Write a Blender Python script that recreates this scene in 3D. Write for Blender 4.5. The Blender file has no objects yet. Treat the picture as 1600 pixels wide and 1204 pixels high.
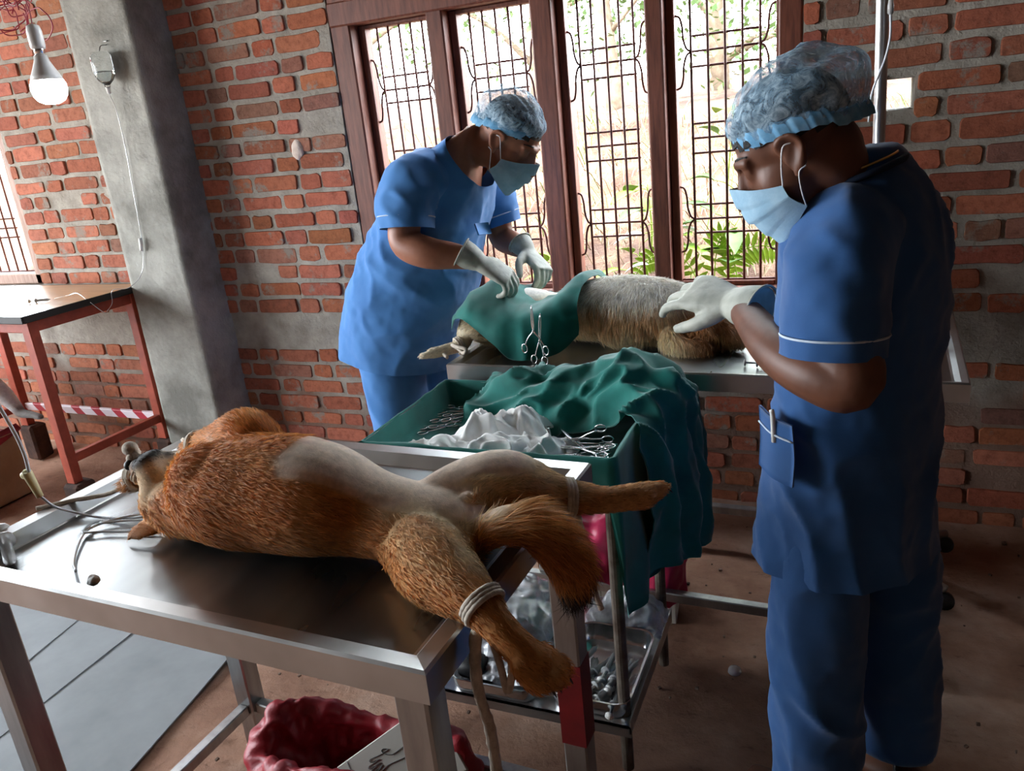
import bpy, bmesh, math, random
import numpy as np
from mathutils import Vector, Matrix
random.seed(7); RNG = np.random.default_rng(7)
SC = bpy.context.scene
COL = SC.collection
PI = math.pi

# ------------------------------------------------------------------ colour / noise helpers
def C(h, a=1.0):
    h = h.lstrip('#'); o = []
    for i in (0, 2, 4):
        c = int(h[i:i+2], 16)/255
        o.append(c/12.92 if c <= .04045 else ((c+.055)/1.055)**2.4)
    return (o[0], o[1], o[2], a)

def _hash(ix, iy, iz):
    n = (ix*374761393 + iy*668265263 + iz*2147483647 + 1013904223) & 0xffffffff
    n = ((n ^ (n >> 13))*1274126177) & 0xffffffff
    n = (n ^ (n >> 16)) & 0xffffffff
    return n/0xffffffff*2-1

def vnoise(P, s=1.0, seed=0):
    P = np.asarray(P, float)*s + seed*17.31
    i = np.floor(P).astype(np.int64); f = P-i; u = f*f*(3-2*f)
    r = 0
    for dx in (0, 1):
        for dy in (0, 1):
            for dz in (0, 1):
                w = (u[:, 0] if dx else 1-u[:, 0])*(u[:, 1] if dy else 1-u[:, 1])*(u[:, 2] if dz else 1-u[:, 2])
                r = r + w*_hash(i[:, 0]+dx, i[:, 1]+dy, i[:, 2]+dz)
    return r

def fbm(P, s=1.0, o=3, seed=0):
    r = 0; a = 1; t = 0
    for k in range(o):
        r = r + a*vnoise(P, s*2**k, seed+k*3); t += a; a *= .5
    return r/t

def sstep(a, b, x):
    t = np.clip((x-a)/(b-a), 0, 1); return t*t*(3-2*t)

# ------------------------------------------------------------------ object helpers
def empty(name, loc=(0, 0, 0), label=None, cat=None, group=None, kind=None):
    o = bpy.data.objects.new(name, None); COL.objects.link(o); o.location = loc; o.empty_display_size = .05
    tag(o, label, cat, group, kind); return o

def tag(o, label=None, cat=None, group=None, kind=None):
    if label: o['label'] = label
    if cat: o['category'] = cat
    if group: o['group'] = group
    if kind: o['kind'] = kind
    return o

def wloc(o):
    p = Vector((0, 0, 0))
    while o is not None:
        p += o.location; o = o.parent
    return p

def mk(name, VF, mat=None, parent=None, smooth=True, mids=None, col=None, label=None, cat=None, group=None, kind=None, sharp=None):
    """link ONE mesh object built from world-space verts/faces"""
    V, F = VF
    V = np.asarray(V, float)
    if parent is not None: org = np.array(wloc(parent))
    else: org = np.array([(V[:, 0].min()+V[:, 0].max())/2, (V[:, 1].min()+V[:, 1].max())/2, V[:, 2].min()])
    me = bpy.data.meshes.new(name)
    me.from_pydata((V-org).tolist(), [], [list(map(int, f)) for f in F])
    for m in (mat if isinstance(mat, (list, tuple)) else [mat]):
        if m: me.materials.append(m)
    if mids is not None: me.polygons.foreach_set('material_index', np.asarray(mids, np.int32))
    me.polygons.foreach_set('use_smooth', np.full(len(me.polygons), bool(smooth)))
    if col is not None:
        a = me.color_attributes.new('Col', 'FLOAT_COLOR', 'POINT')
        cc = np.ones((len(V), 4)); cc[:, :3] = np.asarray(col)[:, :3]
        a.data.foreach_set('color', cc.ravel())
    me.update()
    if sharp: me.set_sharp_from_angle(angle=math.radians(sharp))
    o = bpy.data.objects.new(name, me); COL.objects.link(o)
    if parent is not None: o.parent = parent
    else: o.location = org
    tag(o, label, cat, group, kind)
    return o

def join(*parts):
    V = []; F = []; n = 0
    for v, f in parts:
        v = np.asarray(v, float); V.append(v); F += [[i+n for i in q] for q in f]; n += len(v)
    return np.concatenate(V), F

def xf(VF, M):
    V, F = VF; V = np.asarray(V, float)
    M = np.array(M); return V@M[:3, :3].T + M[:3, 3], F

def rotz(a): return np.array(Matrix.Rotation(a, 4, 'Z'))
def trans(p): return np.array(Matrix.Translation(Vector(p)))
def frame(o, x, y, z):
    M = np.eye(4); M[:3, 0] = x; M[:3, 1] = y; M[:3, 2] = z; M[:3, 3] = o; return M

def box(c, s, bev=0.0, R=None, seg=1):
    bm = bmesh.new(); bmesh.ops.create_cube(bm, size=1)
    for v in bm.verts: v.co = Vector((v.co.x*s[0], v.co.y*s[1], v.co.z*s[2]))
    if bev > 0:
        bmesh.ops.bevel(bm, geom=bm.edges[:], offset=min(bev, min(s)*.45), segments=seg, affect='EDGES')
    V = np.array([v.co[:] for v in bm.verts]); bm.verts.index_update()
    F = [[v.index for v in f.verts] for f in bm.faces]; bm.free()
    if R is not None: V = V@np.array(R)[:3, :3].T
    return V+np.array(c), F

def bbox(a, b, bev=0.0):
    a = np.array(a, float); b = np.array(b, float); return box((a+b)/2, np.abs(b-a), bev)

def cat(P, k=6):
    """Catmull-Rom through rows of P (any dims)"""
    P = np.asarray(P, float)
    if k <= 1 or len(P) < 3: return P
    Q = np.vstack([2*P[0]-P[1], P, 2*P[-1]-P[-2]]); out = []
    for i in range(1, len(Q)-2):
        for j in range(k):
            t = j/k; a, b, c, d = Q[i-1], Q[i], Q[i+1], Q[i+2]
            out.append(.5*((2*b)+(c-a)*t+(2*a-5*b+4*c-d)*t*t+(3*b-a-3*c+d)*t**3))
    out.append(P[-1]); return np.array(out)

def loft(P, A, B=None, up=(0, 0, 1), n=14, k=5, cap=True, tip=True):
    """tube through P; A radius along side axis, B along the up-ish axis"""
    P = np.asarray(P, float); A = np.broadcast_to(np.asarray(A, float), (len(P),)); B = A if B is None else np.broadcast_to(np.asarray(B, float), (len(P),))
    D = cat(np.column_stack([P, A, B]), k); P = D[:, :3]; A = np.maximum(D[:, 3], 5e-4); B = np.maximum(D[:, 4], 5e-4)
    T = np.gradient(P, axis=0); T /= np.linalg.norm(T, axis=1)[:, None]+1e-12
    up = np.asarray(up, float); V = []; th = np.arange(n)*2*PI/n; prev = None
    for i in range(len(P)):
        u = up if prev is None else prev
        s = np.cross(T[i], u)
        if np.linalg.norm(s) < 1e-4: s = np.cross(T[i], (1, .01, 0)); 
        s /= np.linalg.norm(s); w = np.cross(s, T[i]); prev = w
        V.append(P[i]+np.outer(np.cos(th)*A[i], s)+np.outer(np.sin(th)*B[i], w))
    V = np.concatenate(V); F = []; m = len(P)
    for i in range(m-1):
        for j in range(n):
            a = i*n+j; b = i*n+(j+1) % n; F.append([a, b, b+n, a+n])
    if cap:
        V = np.vstack([V, P[0]-T[0]*(A[0]*.35 if tip else 0), P[-1]+T[-1]*(A[-1]*.35 if tip else 0)]); c0 = m*n; c1 = c0+1
        for j in range(n):
            F.append([c0, (j+1) % n, j]); F.append([c1, (m-1)*n+j, (m-1)*n+(j+1) % n])
    return V, F

def tube(P, r=.003, n=8, k=6): return loft(P, r, n=n, k=k)

def sect(S, n=28, k=5, ex=2.3):
    """body of elliptic sections: rows (center3, u3, v3)"""
    D = cat(np.array([np.concatenate(s) for s in S], float), k); th = np.arange(n)*2*PI/n
    c = np.sign(np.cos(th))*np.abs(np.cos(th))**(2/ex); s = np.sign(np.sin(th))*np.abs(np.sin(th))**(2/ex)
    V = np.concatenate([d[:3]+np.outer(c, d[3:6])+np.outer(s, d[6:9]) for d in D]); m = len(D); F = []
    for i in range(m-1):
        for j in range(n):
            a = i*n+j; b = i*n+(j+1) % n; F.append([a, b, b+n, a+n])
    V = np.vstack([V, D[0, :3], D[-1, :3]])
    for j in range(n):
        F.append([m*n, (j+1) % n, j]); F.append([m*n+1, (m-1)*n+j, (m-1)*n+(j+1) % n])
    return V, F

def ball(c, r, M=None, n=20, m=14):
    r = np.broadcast_to(np.asarray(r, float), (3,)); V = []; F = []
    for i in range(1, m):
        p = PI*i/m
        for j in range(n):
            t = 2*PI*j/n; V.append((math.sin(p)*math.cos(t), math.sin(p)*math.sin(t), math.cos(p)))
    V += [(0, 0, 1), (0, 0, -1)]
    for i in range(m-2):
        for j in range(n):
            a = i*n+j; b = i*n+(j+1) % n; F.append([a, a+n, b+n, b])
    t = (m-1)*n
    for j in range(n): F.append([t, j, (j+1) % n]); F.append([t+1, (m-2)*n+(j+1) % n, (m-2)*n+j])
    V = np.array(V)*r
    if M is not None: V = V@np.array(M)[:3, :3].T
    return V+np.array(c), F

def lathe(prof, c=(0, 0, 0), n=24, R=None):
    th = np.arange(n)*2*PI/n; V = []; F = []; m = len(prof)
    for r, z in prof: V += [(r*math.cos(t), r*math.sin(t), z) for t in th]
    for i in range(m-1):
        for j in range(n):
            a = i*n+j; b = i*n+(j+1) % n; F.append([a, b, b+n, a+n])
    V = np.array(V)
    F.append(list(range(n))[::-1]); F.append([(m-1)*n+j for j in range(n)])
    if R is not None: V = V@np.array(R)[:3, :3].T
    return V+np.array(c), F

def grid(G, closed_u=False):
    """faces over an (nu,nv,3) array of points"""
    G = np.asarray(G, float); a, b = G.shape[:2]; F = []
    for i in range(a if closed_u else a-1):
        for j in range(b-1):
            F.append([i*b+j, ((i+1) % a)*b+j, ((i+1) % a)*b+j+1, i*b+j+1])
    return G.reshape(-1, 3), F

def dense(G, ku=6, kv=6):
    """bicubic (Catmull-Rom) densification of a control grid"""
    G = np.asarray(G, float); a = cat(G.reshape(G.shape[0], -1), ku).reshape(-1, G.shape[1], 3)
    b = cat(a.transpose(1, 0, 2).reshape(G.shape[1], -1), kv).reshape(-1, a.shape[0], 3).transpose(1, 0, 2)
    return b

def gnormals(G):
    du = np.gradient(G, axis=0); dv = np.gradient(G, axis=1); n = np.cross(du, dv); return n/(np.linalg.norm(n, axis=2)[..., None]+1e-12)

def thick(G, t):
    """closed sheet of thickness t from grid G"""
    N = gnormals(G); a, b = G.shape[:2]
    V1, F1 = grid(G+N*t/2); V2, F2 = grid(G-N*t/2); n = len(V1)
    F = F1+[[i+n for i in f[::-1]] for f in F2]
    ring = [i*b for i in range(a)]+[(a-1)*b+j for j in range(1, b)]+[i*b+b-1 for i in range(a-2, -1, -1)]+[j for j in range(b-2, 0, -1)]
    for p, q in zip(ring, ring[1:]+ring[:1]): F.append([p, p+n, q+n, q][::-1])
    return np.vstack([V1, V2]), F

def remesh(parts, vox=.006, smooth=6, fac=.5):
    V, F = join(*parts); me = bpy.data.meshes.new('tmp'); me.from_pydata(V.tolist(), [], F)
    o = bpy.data.objects.new('tmp', me); COL.objects.link(o)
    m = o.modifiers.new('r', 'REMESH'); m.mode = 'VOXEL'; m.voxel_size = vox
    if smooth:
        s = o.modifiers.new('s', 'SMOOTH'); s.factor = fac; s.iterations = smooth
    dg = bpy.context.evaluated_depsgraph_get(); ev = o.evaluated_get(dg); e = ev.to_mesh()
    n = len(e.vertices); W = np.empty(n*3); e.vertices.foreach_get('co', W); Fo = [list(p.vertices) for p in e.polygons]
    ev.to_mesh_clear(); bpy.data.objects.remove(o); bpy.data.meshes.remove(me)
    return W.reshape(-1, 3), Fo

def vnormals(V, F):
    V = np.asarray(V); N = np.zeros_like(V); T = np.array([f[:3] for f in F]); 
    n = np.cross(V[T[:, 1]]-V[T[:, 0]], V[T[:, 2]]-V[T[:, 0]])
    for f, m in zip(F, n):
        for i in f: N[i] += m
    return N/(np.linalg.norm(N, axis=1)[:, None]+1e-12)

def displace(VF, fn):
    V, F = VF; N = vnormals(V, F); return V+N*np.asarray(fn(V))[:, None], F

def cut(VF, pt, nrm, rad=None):
    """trim the part of a mesh beyond a plane (only within rad of pt)"""
    V, F = VF; bm = bmesh.new(); vs = [bm.verts.new(v) for v in np.asarray(V).tolist()]
    for f in F: bm.faces.new([vs[i] for i in f])
    pt = Vector(pt); ok = lambda v: rad is None or (v.co-pt).length < rad
    g = [v for v in bm.verts if ok(v)]; e = [x for x in bm.edges if all(ok(v) for v in x.verts)]; f = [x for x in bm.faces if all(ok(v) for v in x.verts)]
    bmesh.ops.bisect_plane(bm, geom=g+e+f, plane_co=pt, plane_no=Vector(nrm), clear_outer=True)
    bm.verts.index_update(); V = np.array([v.co[:] for v in bm.verts]); F = [[v.index for v in q.verts] for q in bm.faces]; bm.free(); return V, F

def copy_tree(o, parent=None):
    c = o.copy(); COL.objects.link(c)
    if parent is not None: c.parent = parent
    for ch in list(o.children): copy_tree(ch, c)
    return c

# ------------------------------------------------------------------ materials
def newmat(name):
    m = bpy.data.materials.new(name); m.use_nodes = True; nt = m.node_tree
    return m, nt, nt.nodes['Principled BSDF']

def node(nt, t, **kw):
    n = nt.nodes.new(t)
    for k, v in kw.items():
        if k.startswith('i_'): n.inputs[k[2:].replace('_', ' ')].default_value = v
        else: setattr(n, k, v)
    return n

def ramp(nt, src, stops):
    r = nt.nodes.new('ShaderNodeValToRGB'); e = r.color_ramp.elements
    e[0].position, e[0].color = stops[0]; e[1].position, e[1].color = stops[-1]
    for p, c in stops[1:-1]:
        x = e.new(p); x.color = c
    nt.links.new(src, r.inputs[0]); return r

def mat(name, c1, c2=None, rough=.6, metal=0, scale=8, detail=5, bump=0, bscale=None, stretch=None, spec=.5, lo=.35, hi=.65, extra=None, sheen=0, coat=0, trans=0, alpha=1, sss=0, vcol=False, ior=1.45, bdist=.01, rvar=0):
    m, nt, b = newmat(name); L = nt.links
    tc = node(nt, 'ShaderNodeTexCoord'); src = tc.outputs['Object']
    if stretch:
        mp = node(nt, 'ShaderNodeMapping'); mp.inputs['Scale'].default_value = stretch; L.new(src, mp.inputs[0]); src = mp.outputs[0]
    nz = node(nt, 'ShaderNodeTexNoise', i_Scale=scale, i_Detail=detail, i_Roughness=.6); L.new(src, nz.inputs['Vector'])
    if vcol:
        a = node(nt, 'ShaderNodeVertexColor', layer_name='Col')
        mx = node(nt, 'ShaderNodeMix', data_type='RGBA', blend_type='MULTIPLY'); mx.inputs[0].default_value = 1
        L.new(a.outputs[0], mx.inputs[6]); r = ramp(nt, nz.outputs[0], [(lo, (.8, .8, .8, 1)), (hi, (1.12, 1.12, 1.12, 1))]); L.new(r.outputs[0], mx.inputs[7])
        cout = mx.outputs[2]
    else:
        r = ramp(nt, nz.outputs[0], [(lo, c1), (hi, c2 or c1)]); cout = r.outputs[0]
    L.new(cout, b.inputs['Base Color'])
    b.inputs['Roughness'].default_value = rough; b.inputs['Metallic'].default_value = metal
    b.inputs['Specular IOR Level'].default_value = spec; b.inputs['IOR'].default_value = ior
    b.inputs['Sheen Weight'].default_value = sheen; b.inputs['Coat Weight'].default_value = coat
    b.inputs['Transmission Weight'].default_value = trans; b.inputs['Alpha'].default_value = alpha
    b.inputs['Subsurface Weight'].default_value = sss
    if sss: b.inputs['Subsurface Radius'].default_value = (.012, .005, .003); b.inputs['Subsurface Scale'].default_value = .5
    if rvar:
        r2 = ramp(nt, nz.outputs[0], [(.3, (rough-rvar,)*3+(1,)), (.7, (rough+rvar,)*3+(1,))]); L.new(r2.outputs[0], b.inputs['Roughness'])
    if bump:
        n2 = node(nt, 'ShaderNodeTexNoise', i_Scale=bscale or scale*3, i_Detail=6, i_Roughness=.65); L.new(src, n2.inputs['Vector'])
        bp = node(nt, 'ShaderNodeBump', i_Strength=bump, i_Distance=bdist); L.new(n2.outputs[0], bp.inputs['Height']); L.new(bp.outputs[0], b.inputs['Normal'])
    return m

M = {}
M['steel'] = mat('stainless steel', (.42, .43, .43, 1), (.56, .57, .57, 1), rough=.33, metal=1, scale=5, detail=3, rvar=.05)
M['steel_top'] = mat('scratched steel sheet', (.22, .235, .235, 1), (.35, .365, .365, 1), rough=.31, metal=1, scale=5, detail=3, bump=.05, bscale=90, stretch=(1, .2, 1), rvar=.05, bdist=.001)
M['steel_bright'] = mat('bright instrument steel', (.6, .61, .62, 1), (.75, .75, .76, 1), rough=.2, metal=1, scale=30)
M['old_pipe'] = mat('worn grey pipe', C('#6f665c'), C('#4a3b30'), rough=.6, metal=.35, scale=18, bump=.2)
M['concrete'] = mat('rough cast concrete', C('#77756d'), C('#aaa89f'), rough=.9, scale=3.2, detail=12, bump=.6, bscale=40, lo=.38, hi=.6)
M['wood_red'] = mat('stained window wood', C('#5a2f22'), C('#7d4836'), rough=.5, scale=12, stretch=(6, 6, .6), bump=.1)
M['iron_brown'] = mat('painted brown iron', C('#4a2620'), C('#6a3a30'), rough=.55, scale=30)
M['dirt'] = None
M['red_paint'] = mat('red oxide painted steel', C('#8e3a26'), C('#a94a33'), rough=.5, scale=14, bump=.06)
M['laminate'] = mat('pale wood laminate', C('#a9825a'), C('#c09a6e'), rough=.3, scale=5, stretch=(.5, 5, 1), coat=.2)
M['black'] = mat('black edging', C('#15130f'), C('#24211c'), rough=.55)
M['brick_dark'] = mat('dark stone', C('#30201a'), C('#503528'), rough=.95, scale=14, bump=.5)
M['green'] = mat('teal surgical cotton', C('#035a52'), C('#06776d'), rough=.85, scale=6, bump=.25, bscale=420, sheen=.3, bdist=.0015)
M['gauze'] = mat('white cotton gauze', C('#f0f1ee'), C('#fbfbf9'), rough=.95, scale=30, bump=.2, bscale=180, bdist=.003)
M['rope'] = mat('cotton bandage rope', C('#b3a797'), C('#d6ccbe'), rough=.95, scale=60, bump=.6, bscale=220, bdist=.003)
M['plastic_white'] = mat('white plastic', C('#d9dad6'), C('#efefeb'), rough=.35, scale=5)
M['plastic_clear'] = mat('clear plastic', (.93, .95, .96, 1), rough=.12, trans=.92, ior=1.38, spec=.6)
M['ivory'] = mat('ivory plastic', C('#d8cf9c'), C('#e8e0b4'), rough=.4)
M['blackrub'] = mat('black rubber', C('#101113'), C('#1c1d20'), rough=.5)
# ------------------------------------------------------------------ camera
cam = bpy.data.cameras.new('camera'); co = bpy.data.objects.new('camera', cam); COL.objects.link(co); SC.camera = co
def cam_axes(p, r, y):
    fw = Vector((math.sin(y)*math.cos(p), math.cos(y)*math.cos(p), -math.sin(p))); rt = Vector((math.cos(y), -math.sin(y), 0)); up = rt.cross(fw)
    return rt*math.cos(r)+up*math.sin(r), up*math.cos(r)-rt*math.sin(r), fw
rt, up, fw = cam_axes(.32041, -.10394, -.4243)
mw = Matrix.Identity(4)
for i in range(3): mw[i][0] = rt[i]; mw[i][1] = up[i]; mw[i][2] = -fw[i]
mw[0][3], mw[1][3], mw[2][3] = 0, 0, 1.55
co.matrix_world = mw
cam.sensor_width = 36; cam.sensor_fit = 'HORIZONTAL'; cam.lens = 1254.1/1600*36; cam.clip_start = .05; cam.clip_end = 300

# ------------------------------------------------------------------ bricks
WY = 2.95
def brick_mat():
    m, nt, b = newmat('hand made red brick'); L = nt.links
    tc = node(nt, 'ShaderNodeTexCoord'); o = tc.outputs['Object']
    vc = node(nt, 'ShaderNodeVertexColor', layer_name='Col')
    n1 = node(nt, 'ShaderNodeTexNoise', i_Scale=38, i_Detail=8, i_Roughness=.7); L.new(o, n1.inputs['Vector'])
    r1 = ramp(nt, n1.outputs[0], [(.3, (.62, .6, .6, 1)), (.5, (1, 1, 1, 1)), (.75, (1.25, 1.22, 1.2, 1))])
    mx = node(nt, 'ShaderNodeMix', data_type='RGBA', blend_type='MULTIPLY'); mx.inputs[0].default_value = 1
    L.new(vc.outputs[0], mx.inputs[6]); L.new(r1.outputs[0], mx.inputs[7])
    n2 = node(nt, 'ShaderNodeTexNoise', i_Scale=6.5, i_Detail=10, i_Roughness=.72); L.new(o, n2.inputs['Vector'])
    r2 = ramp(nt, n2.outputs[0], [(.56, (0, 0, 0, 1)), (.63, (.9, .9, .9, 1))])
    m2 = node(nt, 'ShaderNodeMix', data_type='RGBA'); L.new(r2.outputs[0], m2.inputs[0]); L.new(mx.outputs[2], m2.inputs[6]); m2.inputs[7].default_value = C('#8d867c')
    L.new(m2.outputs[2], b.inputs['Base Color']); b.inputs['Roughness'].default_value = .92; b.inputs['Specular IOR Level'].default_value = .2
    n3 = node(nt, 'ShaderNodeTexNoise', i_Scale=85, i_Detail=8, i_Roughness=.7); L.new(o, n3.inputs['Vector'])
    bp = node(nt, 'ShaderNodeBump', i_Strength=.7, i_Distance=.008); L.new(n3.outputs[0], bp.inputs['Height']); L.new(bp.outputs[0], b.inputs['Normal'])
    return m
M['brick'] = brick_mat()
M['mortar'] = mat('lime cement mortar', C('#857e73'), C('#b5aea2'), rough=.95, scale=9, detail=10, bump=.8, bscale=70, lo=.28, hi=.72)
M['mortar_far'] = mat('dusky brick face', C('#3a2a22'), C('#4c3a30'), rough=.95, scale=4, bump=.4)

def slab(x0, x1, z0, z1, y, t, holes, step=.045, amp=.006):
    xs = set(np.arange(x0, x1, step).round(4)) | {x1}; zs = set(np.arange(z0, z1, step).round(4)) | {z1}
    for a, b_, c, d in holes: xs |= {a, b_}; zs |= {c, d}
    xs = sorted(x for x in xs if x0-1e-6 <= x <= x1+1e-6); zs = sorted(z for z in zs if z0-1e-6 <= z <= z1+1e-6)
    nx, nz = len(xs), len(zs)
    def inside(i, j):
        if not (0 <= i < nx-1 and 0 <= j < nz-1): return False
        cx, cz = (xs[i]+xs[i+1])/2, (zs[j]+zs[j+1])/2
        return not any(a < cx < b_ and c < cz < d for a, b_, c, d in holes)
    X, Z = np.meshgrid(xs, zs, indexing='ij'); P = np.stack([X.ravel(), np.full(X.size, y), Z.ravel()], 1)
    Fv = P.copy(); Fv[:, 1] += fbm(P, 7, 4)*amp+fbm(P, 40, 2, 5)*amp*.35; Bv = P.copy(); Bv[:, 1] += t
    n = len(P); F = []; I = lambda i, j: i*nz+j
    for i in range(nx-1):
        for j in range(nz-1):
            if not inside(i, j): continue
            a, b_, c, d = I(i, j), I(i+1, j), I(i+1, j+1), I(i, j+1)
            F.append([a, b_, c, d]); F.append([a+n, d+n, c+n, b_+n])
            for (p, q, ii, jj) in ((a, d, i-1, j), (c, b_, i+1, j), (b_, a, i, j-1), (d, c, i, j+1)):
                if not inside(ii, jj): F.append([p, q, q+n, p+n])
    return np.vstack([Fv, Bv]), F

def bricks(x0, x1, z0, z1, y, holes, band, rng, hue=(.375, .122, .07)):
    V = []; F = []; K = []; n = 0; ch = .0785; z = z0+.012; row = 0
    while z < z1-.05:
        h = .0595+rng.uniform(-.004, .004)
        if not (band[0]-.03 < z < band[1]-.02):
            x = x0-rng.uniform(0, .2); alt = row % 2
            while x < x1:
                L = (.218 if (alt := 1-alt) or rng.random() < .18 else .104)+rng.uniform(-.008, .008); a, b_ = x, x+L; x += L+rng.uniform(.011, .026)
                if rng.random() < .03: continue
                segs = [(max(a, x0), min(b_, x1))]
                for (p, q, c, d) in holes:
                    if z+h > c+.008 and z < d-.008:
                        ns = []
                        for (s, e) in segs:
                            if e <= p or s >= q: ns.append((s, e))
                            else:
                                if s < p: ns.append((s, p-.002))
                                if e > q: ns.append((q+.002, e))
                        segs = ns
                for (s, e) in segs:
                    if e-s < .03: continue
                    w = e-s; k = 5; r = min(.012, w*.2); pr = .005+rng.uniform(-.003, .006); loop = []
                    zz = z+rng.uniform(-.003, .003); sl = rng.uniform(-.012, .012)
                    for (cx, cz, a0) in ((e-r, zz+h-r, 0), (s+r, zz+h-r, PI/2), (s+r, zz+r, PI), (e-r, zz+r, 1.5*PI)):
                        for t in range(3):
                            ang = a0+t*PI/4; loop.append((cx+r*math.cos(ang), cz+r*math.sin(ang)))
                        # mid edge point for irregularity
                        if a0 in (0, PI): loop.append(((s+e)/2+rng.uniform(-.02, .02), zz+(h if a0 == 0 else 0)+rng.uniform(-.0035, .0035)))
                    loop = np.array(loop); loop += rng.uniform(-.0025, .0025, loop.shape); m = len(loop); cc = loop.mean(0)
                    loop[:, 1] += (loop[:, 0]-cc[0])*sl
                    for (yy, sc) in ((y+.015, 1.0), (y-pr+.003, 1.0), (y-pr, .965)):
                        q = cc+(loop-cc)*np.array([1-(1-sc)*.1/max(w, .1)*1.2, sc-.02*(sc < 1)])
                        V += [(p[0], yy+rng.uniform(-.0008, .0008), p[1]) for p in q]
                    for g in (0, 1):
                        for j in range(m): F.append([n+g*m+j, n+g*m+(j+1) % m, n+(g+1)*m+(j+1) % m, n+(g+1)*m+j])
                    F.append([n+2*m+j for j in range(m)])
                    v = rng.uniform(.72, 1.18); kk = np.array(hue)*v+rng.uniform(-.02, .02, 3)*np.array([1, .6, .5])
                    if rng.random() < .1: kk = kk*.6+np.array([.1, .085, .07])*.7
                    K += [np.clip(kk, .02, 1)]*(3*m); n += 3*m
        z += ch; row += 1
    return (np.array(V), [f[::-1] for f in F]), np.array(K)

def brick_wall(name, x0, x1, z0, z1, y, holes, band, seed, t=.23, hue=(.375, .122, .07)):
    rng = np.random.default_rng(seed)
    A = slab(x0, x1, z0, z1, y, t, holes); B, K = bricks(x0, x1, z0, z1, y, holes, band, rng, hue)
    VF = join(A, B); col = np.vstack([np.ones((len(A[0]), 3)), K])
    return mk(name, VF, [M['mortar'], M['brick']], None, False, [0]*len(A[1])+[1]*len(B[1]), col, kind='structure')

def dusty_mortar():
    m = M['mortar']; nt = m.node_tree; L = nt.links; b = nt.nodes['Principled BSDF']; src = b.inputs['Base Color'].links[0].from_socket
    tc = node(nt, 'ShaderNodeTexCoord'); sp = node(nt, 'ShaderNodeSeparateXYZ'); L.new(tc.outputs['Object'], sp.inputs[0]); nz = node(nt, 'ShaderNodeTexNoise', i_Scale=3, i_Detail=6); L.new(tc.outputs['Object'], nz.inputs['Vector'])
    ad = node(nt, 'ShaderNodeMath', operation='MULTIPLY_ADD'); L.new(nz.outputs[0], ad.inputs[0]); ad.inputs[1].default_value = .9; L.new(sp.outputs[2], ad.inputs[2]); r = ramp(nt, ad.outputs[0], [(.75, (.85,)*3+(1,)), (1.0, (0, 0, 0, 1))])
    mx = node(nt, 'ShaderNodeMix', data_type='RGBA'); L.new(r.outputs[0], mx.inputs[0]); L.new(src, mx.inputs[6]); mx.inputs[7].default_value = C('#7a5848'); L.new(mx.outputs[2], b.inputs['Base Color'])
dusty_mortar()
W1 = (-1.965, -.185, .83, 2.75)          # window opening
H1 = (.065, .145, 1.452, 1.545)          # missing half brick beside the window
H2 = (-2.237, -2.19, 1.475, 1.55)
brick_wall('wall_back', -2.86, 2.4, 0, 3.0, WY, [W1, H1], (.655, .745), 3)
W2 = (-6.2, -4.02, .95, 2.6)
brick_wall('wall_back', -6.4, -2.9, 0, 3.0, WY+.005, [W2], (.655, .745), 11, hue=(.39, .142, .085))

mk('daylit_hole_patch', displace(ball((-2.213, WY-.006, 1.512), (.03, .012, .042)), lambda V: fbm(V, 60, 2)*.007), mat('pale daylit hole patch', C('#cbb8aa'), C('#e2d4c8'), rough=.95, scale=30, bump=.4), None, True, kind='structure')  # pale blob in place of a wall hole, its daylight put into the colour
# concrete column
G = []
cx0, cx1, cy = -3.14, -2.772, 2.73
P = []
for z in np.linspace(0, 3, 61):
    P.append([(cx0, WY+.02, z), (cx0, cy+.012, z), (cx0+.012, cy, z)]+[(x, cy, z) for x in np.linspace(cx0+.03, cx1-.03, 9)]+[(cx1-.012, cy, z), (cx1, cy+.012, z)]+[(cx1, yy, z) for yy in np.linspace(cy+.04, WY+.02, 6)])
G = np.array(P); q = G.reshape(-1, 3); G[..., 1] += (fbm(q, 9, 3)*.004).reshape(G.shape[:2]); G[..., 0] += (fbm(q, 8, 3, 9)*.004).reshape(G.shape[:2])
VF = grid(G.transpose(1, 0, 2)[::-1])
mk('column', VF, M['concrete'], None, True, kind='structure', sharp=50)

# rest of the room
def plain(name, a, b, m): mk(name, bbox(a, b), m, None, False, kind='structure')
M['plaster_dim'] = mat('unplastered wall', C('#4a3a32'), C('#75625a'), rough=.95, scale=3)
plain('wall_right', (2.4, -3.2, 0), (2.6, 3.18, 3), M['mortar_far'])
plain('wall_front', (-6.4, -3.4, 0), (2.6, -3.2, 3), M['mortar_far'])
for nm, a, b in (('wall_left', (-6.6, 2.2, 0), (-6.4, 3.18, 3)), ('wall_left', (-6.6, -3.4, 0), (-6.4, -2.2, 3)), ('wall_left', (-6.6, -2.2, 2.7), (-6.4, 2.2, 3)), ('wall_left', (-6.6, -2.2, 0), (-6.4, 2.2, .85))):
    plain(nm, a, b, M['mortar_far'])
M['yard'] = mat('pale yard earth', C('#9a8672'), C('#b5a38e'), rough=.95, scale=1.5, bump=.3)
mk('yard', grid(np.array([[(-18, -12, -.03), (-18, 3.1, -.03)], [(-6.5, -12, -.03), (-6.5, 3.1, -.03)]])), M['yard'], None, False, kind='structure')
M['ceil'] = mat('raw concrete ceiling', C('#55504a'), C('#6a655e'), rough=.95, scale=2)
plain('ceiling', (-6.9, -3.6, 3.0), (2.9, 3.2, 3.15), M['ceil'])

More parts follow.
